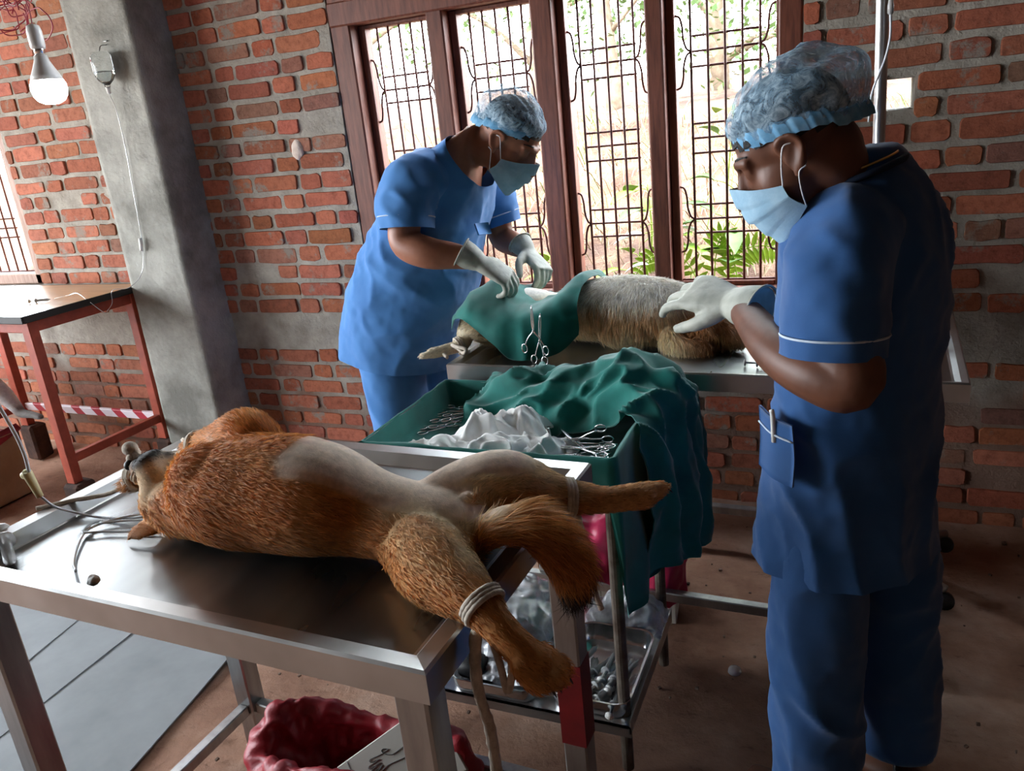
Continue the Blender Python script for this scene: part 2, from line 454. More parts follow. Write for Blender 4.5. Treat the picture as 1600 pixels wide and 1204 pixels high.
# floor: beaten earth
def dirt_mat():
    m, nt, b = newmat('beaten red earth'); L = nt.links; tc = node(nt, 'ShaderNodeTexCoord'); o = tc.outputs['Object']
    n1 = node(nt, 'ShaderNodeTexNoise', i_Scale=1.6, i_Detail=9, i_Roughness=.62); L.new(o, n1.inputs['Vector'])
    r1 = ramp(nt, n1.outputs[0], [(.3, C('#75503f')), (.5, C('#a5806b')), (.7, C('#c9b09e'))])
    mp = node(nt, 'ShaderNodeMapping'); mp.inputs['Scale'].default_value = (14, 26, 10); L.new(o, mp.inputs[0])
    n2 = node(nt, 'ShaderNodeTexNoise', i_Scale=1, i_Detail=10, i_Roughness=.75); L.new(mp.outputs[0], n2.inputs['Vector'])
    r2 = ramp(nt, n2.outputs[0], [(.28, (.45, .4, .38, 1)), (.42, (.95, .95, .95, 1)), (.7, (1.1, 1.08, 1.05, 1))])
    mx = node(nt, 'ShaderNodeMix', data_type='RGBA', blend_type='MULTIPLY'); mx.inputs[0].default_value = 1
    L.new(r1.outputs[0], mx.inputs[6]); L.new(r2.outputs[0], mx.inputs[7]); L.new(mx.outputs[2], b.inputs['Base Color'])
    b.inputs['Roughness'].default_value = .95; b.inputs['Specular IOR Level'].default_value = .2
    n3 = node(nt, 'ShaderNodeTexNoise', i_Scale=28, i_Detail=9, i_Roughness=.7); L.new(o, n3.inputs['Vector'])
    bp = node(nt, 'ShaderNodeBump', i_Strength=.6, i_Distance=.012); L.new(n3.outputs[0], bp.inputs['Height']); L.new(bp.outputs[0], b.inputs['Normal'])
    return m
M['dirt'] = dirt_mat()
xs = np.linspace(-6.5, 2.5, 150); ys = np.linspace(-3.3, 3.15, 110); X, Y = np.meshgrid(xs, ys, indexing='ij')
Pp = np.stack([X.ravel(), Y.ravel(), 0*X.ravel()], 1); z = fbm(Pp, 2.2, 4)*.012-.008
z = np.minimum(z, -.001); z += .05*sstep(2.72, 2.95, Pp[:, 1])*(.6+.5*fbm(Pp, 4, 2, 4))
G = np.stack([X, Y, z.reshape(X.shape)], 2)
mk('floor', grid(G), M['dirt'], None, True, kind='structure')
# rubble line and pebbles on the earth: one loose debris object
rng = np.random.default_rng(5); parts = []
for k in range(230):
    x, y = rng.uniform(-1.6, 1.0), rng.uniform(.9, 2.9); r = rng.uniform(.002, .006)*(1.6 if y > 2.75 else 1)
    parts.append(box((x, y, r*.6), (r*2, r*rng.uniform(1, 2.4), r*1.3), .001, rotz(rng.uniform(0, 6))))
mk('earth_crumbs', join(*parts), mat('crumbled earth', C('#4a352b'), C('#9a8474'), rough=1, scale=40), None, False, label='loose crumbs of earth and grit scattered over the floor', cat='debris', kind='stuff')

# ------------------------------------------------------------------ windows
def bar(p, q, w, d): # squared bar between p and q (axis x or z)
    p = np.array(p, float); q = np.array(q, float); c = (p+q)/2; L = np.abs(q-p); s = [max(L[0], w), d, max(L[2], w)]
    return box(c, s, .006)
def grille(x0, x1, z0, z1, y, sets, m, parent, n=5, r=.0048, links=(0, 2, 4)):
    parts = []; g = (x1-x0)*.155; bx = np.linspace(x0+g, x1-g, n)
    for x in bx: parts.append(tube([(x, y, z0), (x, y, (z0+z1)/2), (x, y, z1)], r, 7, 1))
    for k, zs in enumerate(sets):
        for z in zs: parts.append(tube([(bx[0]-.004, y+.008, z), (bx[2], y+.008, z), (bx[-1]+.004, y+.008, z)], r*.9, 7, 1))
        if k in links:
            zc = zs[1]; h = .10
            for (xa, xb, s) in ((bx[0], x0, -1), (bx[-1], x1, 1)):
                xm = (xa+xb)/2
                for d in (1, -1):
                    parts.append(tube([(xa, y, zc), (xa+s*g*.3, y, zc+d*.012), (xm, y, zc+d*.045), (xm+s*.002, y, zc+d*(h-.02)), (xm+s*g*.2, y, zc+d*(h+.012)), (xb, y, zc+d*(h+.02))], r*.85, 6, 4))
    parts.append(tube([(x0, y, z0+.004), ((x0+x1)/2, y, z0+.004), (x1, y, z0+.004)], r, 7, 1))
    return mk('grille', join(*parts), m, parent, True)
w1 = empty('window_1', (-1.08, 3.0, .83), kind='structure')
fr = []; yy = 3.0
x0, x1, z0, z1 = -1.965, -.185, .83, 2.75
def post(a, b, zb, zt, d=.1, y=yy): fr.append(bbox((a, y-d/2, zb), (b, y+d/2, zt), .006))
post(x0+.003, -1.872, z0, z1); post(-.262, x1-.003, z0, z1)
fr.append(bbox((x0+.004, yy-.045, z0+.001), (x1-.004, yy+.045, .882), .006)); fr.append(bbox((x0+.004, yy-.057, 1.955), (x1-.004, yy+.057, 2.045), .006)); fr.append(bbox((x0+.004, yy-.054, 2.67), (x1-.004, yy+.054, z1-.001), .006))
for a, b in ((-1.535, -1.465), (-1.115, -1.035), (-.7, -.64)):
    post(a, b, .87, 2.7, .094)
mk('frame', join(*fr), M['wood_red'], w1, False)
rb = []
panels = [(-1.872, -1.535), (-1.465, -1.115), (-1.035, -.7), (-.64, -.262)]
for a, b in panels:   # rebate strips around every light
    for (p, q) in (((a, .882), (a+.03, 1.955)), ((b-.012, .882), (b, 1.955)), ((a+.03, .882), (b-.012, .9)), ((a+.03, 1.94), (b-.012, 1.955))):
        rb.append(bbox((p[0], yy+.012, p[1]), (q[0], yy+.062, q[1]), .003))
mk('rebate', join(*rb), M['wood_red'], w1, False)
sets = [(1.655, 1.705, 1.755), (1.363, 1.415, 1.465), (1.077, 1.128, 1.18)]
for a, b in panels: grille(a+.03, b-.012, .898, 1.942, yy+.03, sets, M['iron_brown'], w1, links=(0, 2))
for a, b in ((-1.872, -1.115), (-1.035, -.262)): grille(a, b, 2.045, 2.67, yy+.03, [(2.3, 2.35, 2.4)], M['iron_brown'], w1, n=8, links=(0,))
mk('sill', bbox((x0-.02, WY-.03, .80), (x1+.02, WY+.2, .835), .006), M['mortar'], w1, False)

w2 = empty('window_2', (-5.1, 3.0, .95), kind='structure')
a, b, c, d = W2; fr = []
for p, q in (((a, c), (a+.07, d)), ((b-.07, c), (b, d)), ((a, c), (b, c+.06)), ((a, d-.07), (b, d)), ((-5.0, c), (-4.93, d))):
    fr.append(bbox((p[0]+.003, 2.97, p[1]+.002), (q[0]-.003, 3.07, q[1]-.002), .006))
M['frame_pale'] = mat('faded window wood', C('#8a6a58'), C('#a58574'), rough=.6, scale=10, stretch=(6, 6, .6))
mk('frame', join(*fr), M['frame_pale'], w2, False)
for p, q in ((a+.07, -5.0), (-4.93, b-.07)): grille(p, q, c+.06, d-.07, 3.03, [(1.2, 1.25, 1.3), (1.6, 1.65, 1.7), (2.1, 2.15, 2.2)], M['iron_brown'], w2, n=9, links=())

# ------------------------------------------------------------------ outside
def hill_z(P):
    y = P[:, 1]-3.2; z = .35+.33*np.clip(y, 0, 3.4)+.05*np.clip(y-3.4, 0, 30)
    return z+fbm(P, 1.3, 4)*.13*np.clip(y*2, 0, 1)
xs = np.linspace(-11, 5.5, 130); ys = np.concatenate([np.linspace(3.2, 8, 70), np.linspace(8.3, 22, 36)]); X, Y = np.meshgrid(xs, ys, indexing='ij')
Pp = np.stack([X.ravel(), Y.ravel(), 0*X.ravel()], 1); G = np.stack([X, Y, hill_z(Pp).reshape(X.shape)], 2)
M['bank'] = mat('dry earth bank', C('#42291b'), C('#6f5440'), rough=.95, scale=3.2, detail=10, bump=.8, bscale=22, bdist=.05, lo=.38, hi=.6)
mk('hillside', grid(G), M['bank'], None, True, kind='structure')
def on_hill(x, y): return float(hill_z(np.array([[x, y, 0.0]]))[0])
def blades(n, xr, yr, L, w, seed, lean=.8):
    r = np.random.default_rng(seed); V = []; F = []; K = []
    P = np.stack([r.uniform(*xr, n), r.uniform(*yr, n), np.zeros(n)], 1); z = hill_z(P)
    for i in range(n):
        l = L*r.uniform(.4, 1.3); a = r.uniform(0, 2*PI); ln = r.uniform(.3, 1.4)*lean; d = np.array([math.cos(a)*ln, math.sin(a)*ln, 1]); d /= np.linalg.norm(d); s = np.array([-math.sin(a+.6), math.cos(a+.6), 0])*w*r.uniform(.6, 1.3)
        p = np.array([P[i, 0], P[i, 1], z[i]-.01]); m = p+d*l*.6; t = p+d*l+np.array([d[0], d[1], -.5])*l*.25; k = len(V)
        V += [p-s, p+s, m-s*.8, m+s*.8, t]; F += [[k, k+1, k+3, k+2], [k+2, k+3, k+4]]
        g = r.random()
        K += [(.24, .18, .11) if g < .6 else (.16, .1, .065) if g < .8 else (.11, .17, .035)]*5
    return (np.array(V), F), np.array(K)*1.0
M['straw'] = mat('dry grass', (1, 1, 1, 1), vcol=True, rough=.9, scale=20)
VF, K = blades(5200, (-5.2, .9), (3.45, 6.4), .2, .0035, 3)
mk('dry_grass', VF, M['straw'], None, False, col=K, label='tangle of dry straw and dead stalks covering the bank outside the window', cat='dry grass', kind='stuff')
M['leaf'] = mat('bright green leaf', C('#55780f'), C('#769620'), rough=.5, scale=9, spec=.3)  # one yellow-green tone for shrub leaves and fern fronds
M['leaf2'] = mat('dusty leaf', C('#41602a'), C('#5f7a3c'), rough=.7, scale=9)
M['leaf_pale'] = mat('bluish pale leaf', C('#a9c2bd'), C('#c6d9d4'), rough=.5, scale=9)
M['leaf_dark'] = mat('dark tree leaf', C('#4a6338'), C('#6d8a52'), rough=.7, scale=3)
M['stem'] = mat('green stem', C('#7a8a3a'), C('#93a04c'), rough=.7)
M['bark'] = mat('grey tree bark', C('#6b5a4a'), C('#8a7a68'), rough=.95, scale=12, bump=.5)
def leaf(p, d, L, w, droop=.3, nrm=(0, 0, 1)):
    d = np.array(d, float); d /= np.linalg.norm(d); s = np.cross(d, nrm); s /= np.linalg.norm(s)+1e-9; u = np.cross(s, d); G = []
    for t in np.linspace(0, 1, 8):
        ww = w*math.sin(PI*min(1, t**.8*.97+.03))**.8; c = np.array(p)+d*L*t-np.array([0, 0, 1])*droop*L*t*t
        G.append([c-s*ww+u*ww*.25, c, c+s*ww+u*ww*.25])
    return thick(np.array(G), .0015)
def leafy(name, base, h, n, L, w, seed, label, m, catg='plant', group=None):
    r = np.random.default_rng(seed); b = np.array([base[0], base[1], on_hill(*base)]); o = empty(name, b, label, catg, group)
    top = b+np.array([r.uniform(-.1, .1), r.uniform(-.1, .05), h]); st = [tube([b-(0, 0, .03), (b+top)/2+(r.uniform(-.05, .05), 0, 0), top], [.008, .006, .003], 6, 4)]
    for k in range(n):
        t = r.uniform(.25, 1); p = b+(top-b)*t; a = r.uniform(0, 2*PI); d = np.array([math.cos(a), math.sin(a)*.8, r.uniform(-.1, .7)]); q = p+d*L*.5
        st.append(tube([p, (p+q)/2+(0, 0, .01), q], .0025, 5, 2))
        mk('leaf', leaf(q, d, L*r.uniform(.7, 1.2), w*r.uniform(.7, 1.2), r.uniform(.1, .5)), m[k % len(m)], o)
    mk('stem', join(*st), M['stem'], o)
    return o
leafy('leafy_shrub', (-.52, 3.75), .95, 14, .17, .055, 1, 'tall broad-leaved shrub behind the window light beside the standing person', [M['leaf'], M['leaf2']])
leafy('leafy_shrub', (-.78, 3.62), .62, 8, .15, .05, 2, 'low shrub with a drooping bluish leaf in the window light beside the standing person', [M['leaf'], M['leaf_pale'], M['leaf2']])
leafy('leafy_shrub', (-1.0, 3.8), .6, 7, .16, .05, 4, 'small bright green plant half hidden behind the broad window post', [M['leaf']])
leafy('leafy_shrub', (-.2, 3.9), 1.35, 10, .15, .05, 8, 'tall bright green plant behind the window edge nearest the steel drip pole', [M['leaf'], M['leaf2']])
leafy('leafy_shrub', (-1.45, 3.75), .35, 12, .1, .03, 9, 'low bushy green plant at the foot of the window beside the gloved hands', [M['leaf'], M['leaf2']])
# fern
b0 = np.array([-.62, 3.72, on_hill(-.62, 3.72)]); fern = empty('fern', b0, 'bright green fern with saw-edged fronds low outside the window', 'fern')
for (dx, dz, L) in ((.35, .75, .5), (-.3, .7, .4), (.1, .85, .42)):
    pts = cat([b0, b0+np.array([dx*.35, -.03, dz*.42]), b0+np.array([dx*.9, -.05, dz*.45]), b0+np.array([dx*1.35, -.06, dz*.2])], 8); parts = [tube(pts, .003, 5, 1)]
    for i in range(2, len(pts)-1):
        T = pts[i+1]-pts[i]; T /= np.linalg.norm(T); S = np.cross(T, (0, 1, 0)); w = .075*math.sin(PI*(i/len(pts))**.7)+.008
        for s in (1, -1): parts.append(leaf(pts[i], S*s+T*.4, w, .011, .1, (0, -1, 0)))
    mk('frond', join(*parts), M['leaf'], fern)
# trees
def tree(x, y, h, r0, seed, label, crown=True, m='leaf_dark'):
    r = np.random.default_rng(seed); b = np.array([x, y, on_hill(x, y)-.1]); o = empty('tree', b, label, 'tree', 'trees up the bank')
    top = b+np.array([r.uniform(-.4, .4), r.uniform(-.2, .2), h]); parts = [tube([b, b+(top-b)*.5+(r.uniform(-.15, .15), 0, 0), top], [r0, r0*.75, r0*.4], 10, 5)]
    V = []; F = []
    for k in range(16):
        t = r.uniform(.02, .95); p = b+(top-b)*t; a = r.uniform(0, 6.28); q = p+np.array([math.cos(a)*1.2, math.sin(a)*.7, r.uniform(.1, .8)]); parts.append(tube([p, (p+q)/2+(0, 0, .1), q], [r0*.3, r0*.2, .01], 6, 3))
        for i in range(420 if crown else 60):
            c = q+r.normal(0, .42, 3); d = r.normal(0, 1, 3); d /= np.linalg.norm(d); e = np.cross(d, (.3, .2, 1)); e /= np.linalg.norm(e); n = len(V); L = r.uniform(.05, .11)
            V += [c, c+d*L*.5+e*L*.3, c+d*L, c+d*L*.5-e*L*.3]; F.append([n, n+1, n+2, n+3])
    mk('trunk', join(*parts), M['bark'], o); mk('foliage', (np.array(V), F), M[m], o, False)
for i, (x, y, h, r0, lb) in enumerate([(-4.9, 7.6, 4.6, .13, 'tree with dense pale foliage showing behind the window light next to the brick pier'), (-3.5, 9.4, 5.2, .15, 'tree standing up the bank behind the second window light'), (-2.25, 8.2, 4.8, .1, 'thin tree seen above the capped head of the bending person'), (-1.35, 8.8, 5.4, .12, 'slim tree whose trunk shows in the middle window light'), (-.55, 8.0, 5.0, .14, 'tree with leaning branches behind the window light nearest the standing person'), (-6.9, 7.5, 5, .15, 'tree outside the small window beyond the concrete column')]):
    tree(x, y, h, r0, 20+i, lb)

# ------------------------------------------------------------------ light
wd = bpy.data.worlds.new('sky'); SC.world = wd; wd.use_nodes = True; nt = wd.node_tree; bg = nt.nodes['Background']
tc = node(nt, 'ShaderNodeTexCoord'); sx = node(nt, 'ShaderNodeSeparateXYZ'); nt.links.new(tc.outputs['Generated'], sx.inputs[0])
r = ramp(nt, sx.outputs[2], [(0, (.85, .9, .95, 1)), (.5, (.82, .91, 1, 1))]); nt.links.new(r.outputs[0], bg.inputs[0]); bg.inputs[1].default_value = 7.5
def portal(loc, rot, sx_, sy_):
    l = bpy.data.lights.new('window_portal', 'AREA'); l.shape = 'RECTANGLE'; l.size = sx_; l.size_y = sy_; l.cycles.is_portal = True
    o = bpy.data.objects.new('window_portal', l); COL.objects.link(o); o.location = loc; o.rotation_euler = rot
portal((-1.075, 3.2, 1.79), (-PI/2, 0, 0), 1.78, 1.92)
portal((-5.11, 3.2, 1.77), (-PI/2, 0, 0), 2.18, 1.65)
portal((-6.62, 0, 1.78), (0, -PI/2, 0), 1.85, 4.4)
sun = bpy.data.lights.new('sun', 'SUN'); sun.energy = 5; sun.angle = .02; sun.color = (1, .95, .86); so = bpy.data.objects.new('sun', sun); COL.objects.link(so)
d = Vector((.35, .62, -1.0)); so.rotation_euler = d.to_track_quat('-Z', 'Y').to_euler()
vs = SC.view_settings; vs.view_transform = 'Standard'; vs.look = 'None'; vs.gamma = 1; vs.use_curve_mapping = False; vs.exposure = 1.9
SC.cycles.max_bounces = 10; SC.cycles.diffuse_bounces = 5; SC.cycles.glossy_bounces = 4; SC.cycles.transmission_bounces = 8; SC.cycles.transparent_max_bounces = 12
SC.cycles.caustics_reflective = False; SC.cycles.caustics_refractive = False; SC.cycles.sample_clamp_indirect = 6

def bulb(loc, label, watts):
    x, y, z = loc; o = empty('light_bulb', loc, label, 'light bulb')
    mk('diffuser', lathe([(.001, -.052), (.02, -.05), (.036, -.042), (.046, -.028), (.05, -.01), (.049, .005), (.044, .016)], loc), M['bulb_glow'], o)
    mk('housing', lathe([(.045, .016), (.04, .03), (.03, .05), (.021, .07), (.018, .085), (.012, .086)], loc), M['plastic_white'], o)
    mk('cap', lathe([(.0145, .084), (.0145, .112), (.012, .114)], loc), M['steel_bright'], o)
    mk('holder', lathe([(.019, .103), (.021, .112), (.021, .15), (.018, .165), (.008, .17), (.002, .171)], loc), M['plastic_white'], o)
    l = bpy.data.lights.new('bulb_light', 'POINT'); l.energy = watts; l.color = (.93, .97, 1); l.shadow_soft_size = .05; lo = bpy.data.objects.new('bulb_light', l); COL.objects.link(lo); lo.location = (x, y, z-.0); lo.parent = None
    return o
m, nt, b = newmat('glowing bulb'); b.inputs['Base Color'].default_value = (.02, .02, .02, 1); b.inputs['Emission Color'].default_value = (.95, .98, 1, 1); b.inputs['Emission Strength'].default_value = 12; M['bulb_glow'] = m
B1 = (-2.24, 1.84, 1.775)
bulb((-4.35, .65, 1.72), 'second lit bulb hanging near the open side of the room, away from the column', 32)
b1 = bulb(B1, 'lit white bulb hanging in a white holder in front of the brick wall', 14)
# ------------------------------------------------------------------ steel tables
def steel_table(name, label, c, L, W, top, yaw, tray_depth=.022, leg_in=(.0, .0), leg=.04, back_in=None, apron=.05, strz=.14, dark=False, bands=None, rim=.045, overhang=0.0):
    """c = front-left corner of the top; local x along the length, y to the back"""
    o = empty(name, (c[0], c[1], 0), label, 'table'); T = trans((c[0], c[1], 0))@rotz(yaw)
    add = lambda nm, VF, m, p=o, sm=False, **k: mk(nm, xf(VF, T), m, p, sm, **k)
    # tray: outer skirt, flat lip, sloped wall, sunk sheet
    rings = [(0, top-apron), (0, top-.004), (.004, top), (rim*.62, top-.003), (rim, top-tray_depth), (rim+.006, top-tray_depth-.001)]
    V = []; F = []
    for i, z in rings: V += [(i, i, z), (L-i, i, z), (L-i, W-i, z), (i, W-i, z)]
    for k in range(len(rings)-1):
        for j in range(4): a = k*4+j; b = k*4+(j+1) % 4; F.append([a, b, b+4, a+4])
    # inside of the skirt + underside
    k = len(rings)*4
    for i, z in ((.003, top-apron), (.003, top-tray_depth-.02)): V += [(i, i, z), (L-i, i, z), (L-i, W-i, z), (i, W-i, z)]
    for j in range(4):
        F.append([j, k+j, k+(j+1) % 4, (j+1) % 4]); F.append([k+j, k+4+j, k+4+(j+1) % 4, k+(j+1) % 4])
    F.append([k+7, k+6, k+5, k+4]); tf = len(F)
    # sunk sheet as a grid so the bump/scratches shade well
    i = rings[-1][0]; nx, ny = 24, 14; b0 = len(V)
    for a in range(nx+1):
        for q in range(ny+1):
            u, v = a/nx, q/ny; V.append((i+(L-2*i)*u, i+(W-2*i)*v, top-tray_depth-.001-.004*math.sin(PI*u)*math.sin(PI*v)))
    for a in range(nx):
        for q in range(ny): F.append([b0+a*(ny+1)+q, b0+(a+1)*(ny+1)+q, b0+(a+1)*(ny+1)+q+1, b0+a*(ny+1)+q+1])
    tr = add('tray', (np.array(V), F), [M['steel'], M['steel_top']], sm=False, mids=[0]*tf+[1]*(len(F)-tf))
    for p in tr.data.polygons:
        if p.material_index == 1: p.use_smooth = True
    lx, ly = leg_in; lb = ly if back_in is None else back_in; zt = top-apron+.012
    for sx in (0, 1):
        for sy in (0, 1):
            x = lx+leg/2 if sx == 0 else L-lx-leg/2; y = ly+leg/2 if sy == 0 else W-lb-leg/2
            lg = add('leg', bbox((x-leg/2, y-leg/2, .012), (x+leg/2, y+leg/2, zt), .004), M['steel_leg'])
            add('foot', bbox((x-leg/2-.003, y-leg/2-.003, 0), (x+leg/2+.003, y+leg/2+.003, .03), .004), M['plastic_dirty'], lg)
            if bands and (sx, sy) in bands: add('tape_band', bbox((x-leg/2-.001, y-leg/2-.001, bands[(sx, sy)][0]), (x+leg/2+.001, y+leg/2+.001, bands[(sx, sy)][1])), M['red_tape'], lg, label='red tape wrapped round leg')
    s = .03
    for y in (ly+leg/2, W-lb-leg/2): add('stretcher', bbox((lx+leg, y-s/2, strz-s/2), (L-lx-leg, y+s/2, strz+s/2), .003), M['steel_leg'])
    for x in (lx+leg/2, L-lx-leg/2): add('stretcher', bbox((x-s/2, ly+leg, strz-s/2), (x+s/2, W-lb-leg, strz+s/2), .003), M['steel_leg'])
    return o, T
M['steel_leg'] = mat('brushed steel tube', (.3, .3, .3, 1), (.42, .42, .42, 1), rough=.34, metal=1, scale=14, stretch=(2, 2, .3), bump=.03, bscale=200, bdist=.001)
M['plastic_dirty'] = mat('dirty white plastic', C('#a39a8c'), C('#c4bbab'), rough=.7, scale=30)
M['red_tape'] = mat('dark red tape', C('#5c0c12'), C('#7a1218'), rough=.4)
exam, TE = steel_table('examination_table', 'steel examination table in the middle of the room with the ginger dog on it', (-1.499, .744), 1.016, .65, .9, -.029, bands={(1, 0): (.2, .4), (1, 1): (.3, .5), (0, 0): (.25, .36)}, rim=.05, tray_depth=.025, leg=.052, leg_in=(.015, .012), back_in=.06, strz=.15)
op, TO = steel_table('operating_table', 'steel operating table under the window with the draped pale dog on it', (-1.113, 2.007), 1.36, .72, .88, -.03, leg_in=(.06, .05), strz=.15, rim=.03, tray_depth=.012, apron=.048)

# red table with wooden top
rt_ = empty('red_table', (-4.3, 2.18, 0), 'red painted iron table with a pale wooden top beside the concrete column', 'table')
T = trans((-4.3, 2.2, 0))@rotz(-.02)
add = lambda nm, VF, m, p=rt_, **k: mk(nm, xf(VF, T), m, p, False, **k)
tp = add('tabletop', bbox((0, 0, .955), (1.15, .63, .975), .002), M['laminate'])
e = [bbox((-.006, -.006, .945), (1.156, 0, .976), .004), bbox((-.006, .63, .945), (1.156, .636, .976), .004), bbox((-.006, 0, .945), (0, .63, .976), .003), bbox((1.15, 0, .945), (1.156, .63, .976), .003)]
add('edging', join(*e), M['black'], tp, label='black edging')
for x in (.04, 1.08):
    for y in (.03, .56):
        add('leg', join(bbox((x, y, .2), (x+.055, y+.006, .945), .002), bbox((x+(.049 if x > 1 else 0), y, .2), (x+(.055 if x > 1 else .006), y+.045, .945), .002)) if False else bbox((x, y, .2), (x+.05, y+.045, .945), .003), M['red_paint'])
for (p, q) in (((.04, .035, .895), (1.13, .06, .945)), ((.04, .575, .895), (1.13, .6, .945)), ((.045, .035, .895), (.075, .6, .945)), ((1.095, .035, .895), (1.125, .6, .945)), ((1.095, .07, .29), (1.125, .56, .33)), ((.045, .07, .29), (.075, .56, .33))):
    add('rail', bbox(p, q, .003), M['red_paint'])
M['stripe'] = None
m, nt, b = newmat('red and white barrier tape'); tcx = node(nt, 'ShaderNodeTexCoord'); wv = node(nt, 'ShaderNodeTexWave', wave_type='BANDS', bands_direction='DIAGONAL', i_Scale=4.2); nt.links.new(tcx.outputs['Object'], wv.inputs[0])
rr = ramp(nt, wv.outputs[1], [(.6, C('#d9ccd2')), (.64, C('#a81a30'))]); nt.links.new(rr.outputs[0], b.inputs['Base Color']); b.inputs['Roughness'].default_value = .5; M['stripe'] = m
add('rail', bbox((.09, .575, .29), (1.08, .6, .33), .003), M['stripe'], label='rail wrapped in red and white striped tape')
for x in (.03, 1.065):
    for y in (.01, .54):
        b_ = xf(bbox((x, y, 0), (x+.1, y+.1, .2), .012), T)
        mk('stone_block', displace(b_, lambda V: fbm(V, 14, 2)*.006), M['brick_dark'], None, False, label='dark stone block under the red table leg '+('by the column' if x > 1 else 'away from the column')+(' facing the steel table' if y < .3 else ' against the wall'), cat='block', group='blocks under the red table')

# floor sheets
M['sheet'] = mat('grey rubber sheet', C('#7f8284'), C('#96999a'), rough=.8, scale=2.5, bump=.25, bscale=300, bdist=.001)
def sheet(pts, label, seed):
    (a, b_, c, d) = [np.array(p+(0.0,)) for p in pts]; n = 24; G = np.zeros((n, n, 3))
    for i, u in enumerate(np.linspace(0, 1, n)):
        for j, v in enumerate(np.linspace(0, 1, n)): G[i, j] = (a*(1-u)+b_*u)*(1-v)+(d*(1-u)+c*u)*v
    q = G.reshape(-1, 3); G[..., 2] = .006+.004*seed+(np.abs(fbm(q, 2.5, 2, seed))*.006).reshape(n, n)
    mk('floor_sheet', thick(G, .005), M['sheet'], None, True, label=label, cat='floor mat', group='grey sheets on the earth floor', sharp=40)
sheet([(-2.24, .35), (-1.63, .45), (-1.83, 1.75), (-2.285, 1.75)], 'widest grey rubber sheet, lying under the steel examination table', 0)
sheet([(-2.72, .35), (-2.2, .35), (-2.25, 1.9), (-2.6, 1.9)], 'grey rubber sheet with a worn edge in the middle of the three on the floor', 1)
sheet([(-3.4, .3), (-2.3, .3), (-2.56, 1.95), (-3.4, 1.95)], 'grey rubber sheet farthest from the steel table leg', 2)
# ------------------------------------------------------------------ people
M['skin1'] = mat('brown skin', C('#935f48'), C('#a66e55'), rough=.5, scale=14, bump=.12, bscale=220, sss=.08, bdist=.001)
M['skin2'] = mat('dark brown skin', C('#5c3827'), C('#6e4532'), rough=.5, scale=14, bump=.12, bscale=220, sss=.06, bdist=.001)
M['hair'] = mat('black hair', C('#0d0b0a'), C('#1a1614'), rough=.55, scale=80, bump=.5, bscale=200)
M['scrub1'] = mat('bright blue cotton scrub', C('#3877bb'), C('#4586c9'), rough=.85, scale=5, bump=.3, bscale=500, sheen=.25, bdist=.001)
M['scrub2'] = mat('blue cotton scrub', C('#184a80'), C('#205690'), rough=.85, scale=5, bump=.3, bscale=500, sheen=.25, bdist=.001)
M['piping'] = mat('pale piping', C('#b9c9dc'), C('#ccd8e6'), rough=.8)
M['glove'] = mat('latex glove', C('#9fa297'), C('#b9bbaf'), rough=.55, scale=20, bump=.3, bscale=70, bdist=.004)
M['mask'] = mat('pale blue face mask', C('#8fb6cf'), C('#a3c6db'), rough=.85, scale=30, bump=.15, bscale=300)
M['elastic'] = mat('white elastic', C('#d5d6d8'), C('#e6e6e8'), rough=.8)
M['gold'] = mat('gold chain', (.75, .5, .16, 1), rough=.3, metal=1)
def cap_mat():
    m, nt, b = newmat('blue non-woven cap'); L = nt.links; tc = node(nt, 'ShaderNodeTexCoord'); o = tc.outputs['Object']
    mp = node(nt, 'ShaderNodeMapping'); mp.inputs['Scale'].default_value = (22, 40, 22); L.new(o, mp.inputs[0])
    nz = node(nt, 'ShaderNodeTexNoise', i_Scale=1.6, i_Detail=7, i_Roughness=.7, i_Distortion=1.4); L.new(mp.outputs[0], nz.inputs['Vector'])
    r = ramp(nt, nz.outputs[0], [(.4, (.33,)*3+(1,)), (.62, (.85,)*3+(1,))])
    c = ramp(nt, nz.outputs[0], [(.4, C('#6f9dbd')), (.65, C('#c4dcea'))]); L.new(c.outputs[0], b.inputs['Base Color']); L.new(r.outputs[0], b.inputs['Alpha']); b.inputs['Roughness'].default_value = .75
    bp = node(nt, 'ShaderNodeBump', i_Strength=.5, i_Distance=.006); L.new(nz.outputs[0], bp.inputs['Height']); L.new(bp.outputs[0], b.inputs['Normal'])
    return m
M['cap'] = cap_mat()
M['cap_band'] = mat('blue elastic cap edge', C('#5c9cc8'), C('#86b9da'), rough=.8, scale=60)

def axes(x, z):
    x = np.array(x, float); x /= np.linalg.norm(x); z = np.array(z, float); z -= x*(z@x); z /= np.linalg.norm(z); return x, np.cross(z, x), z

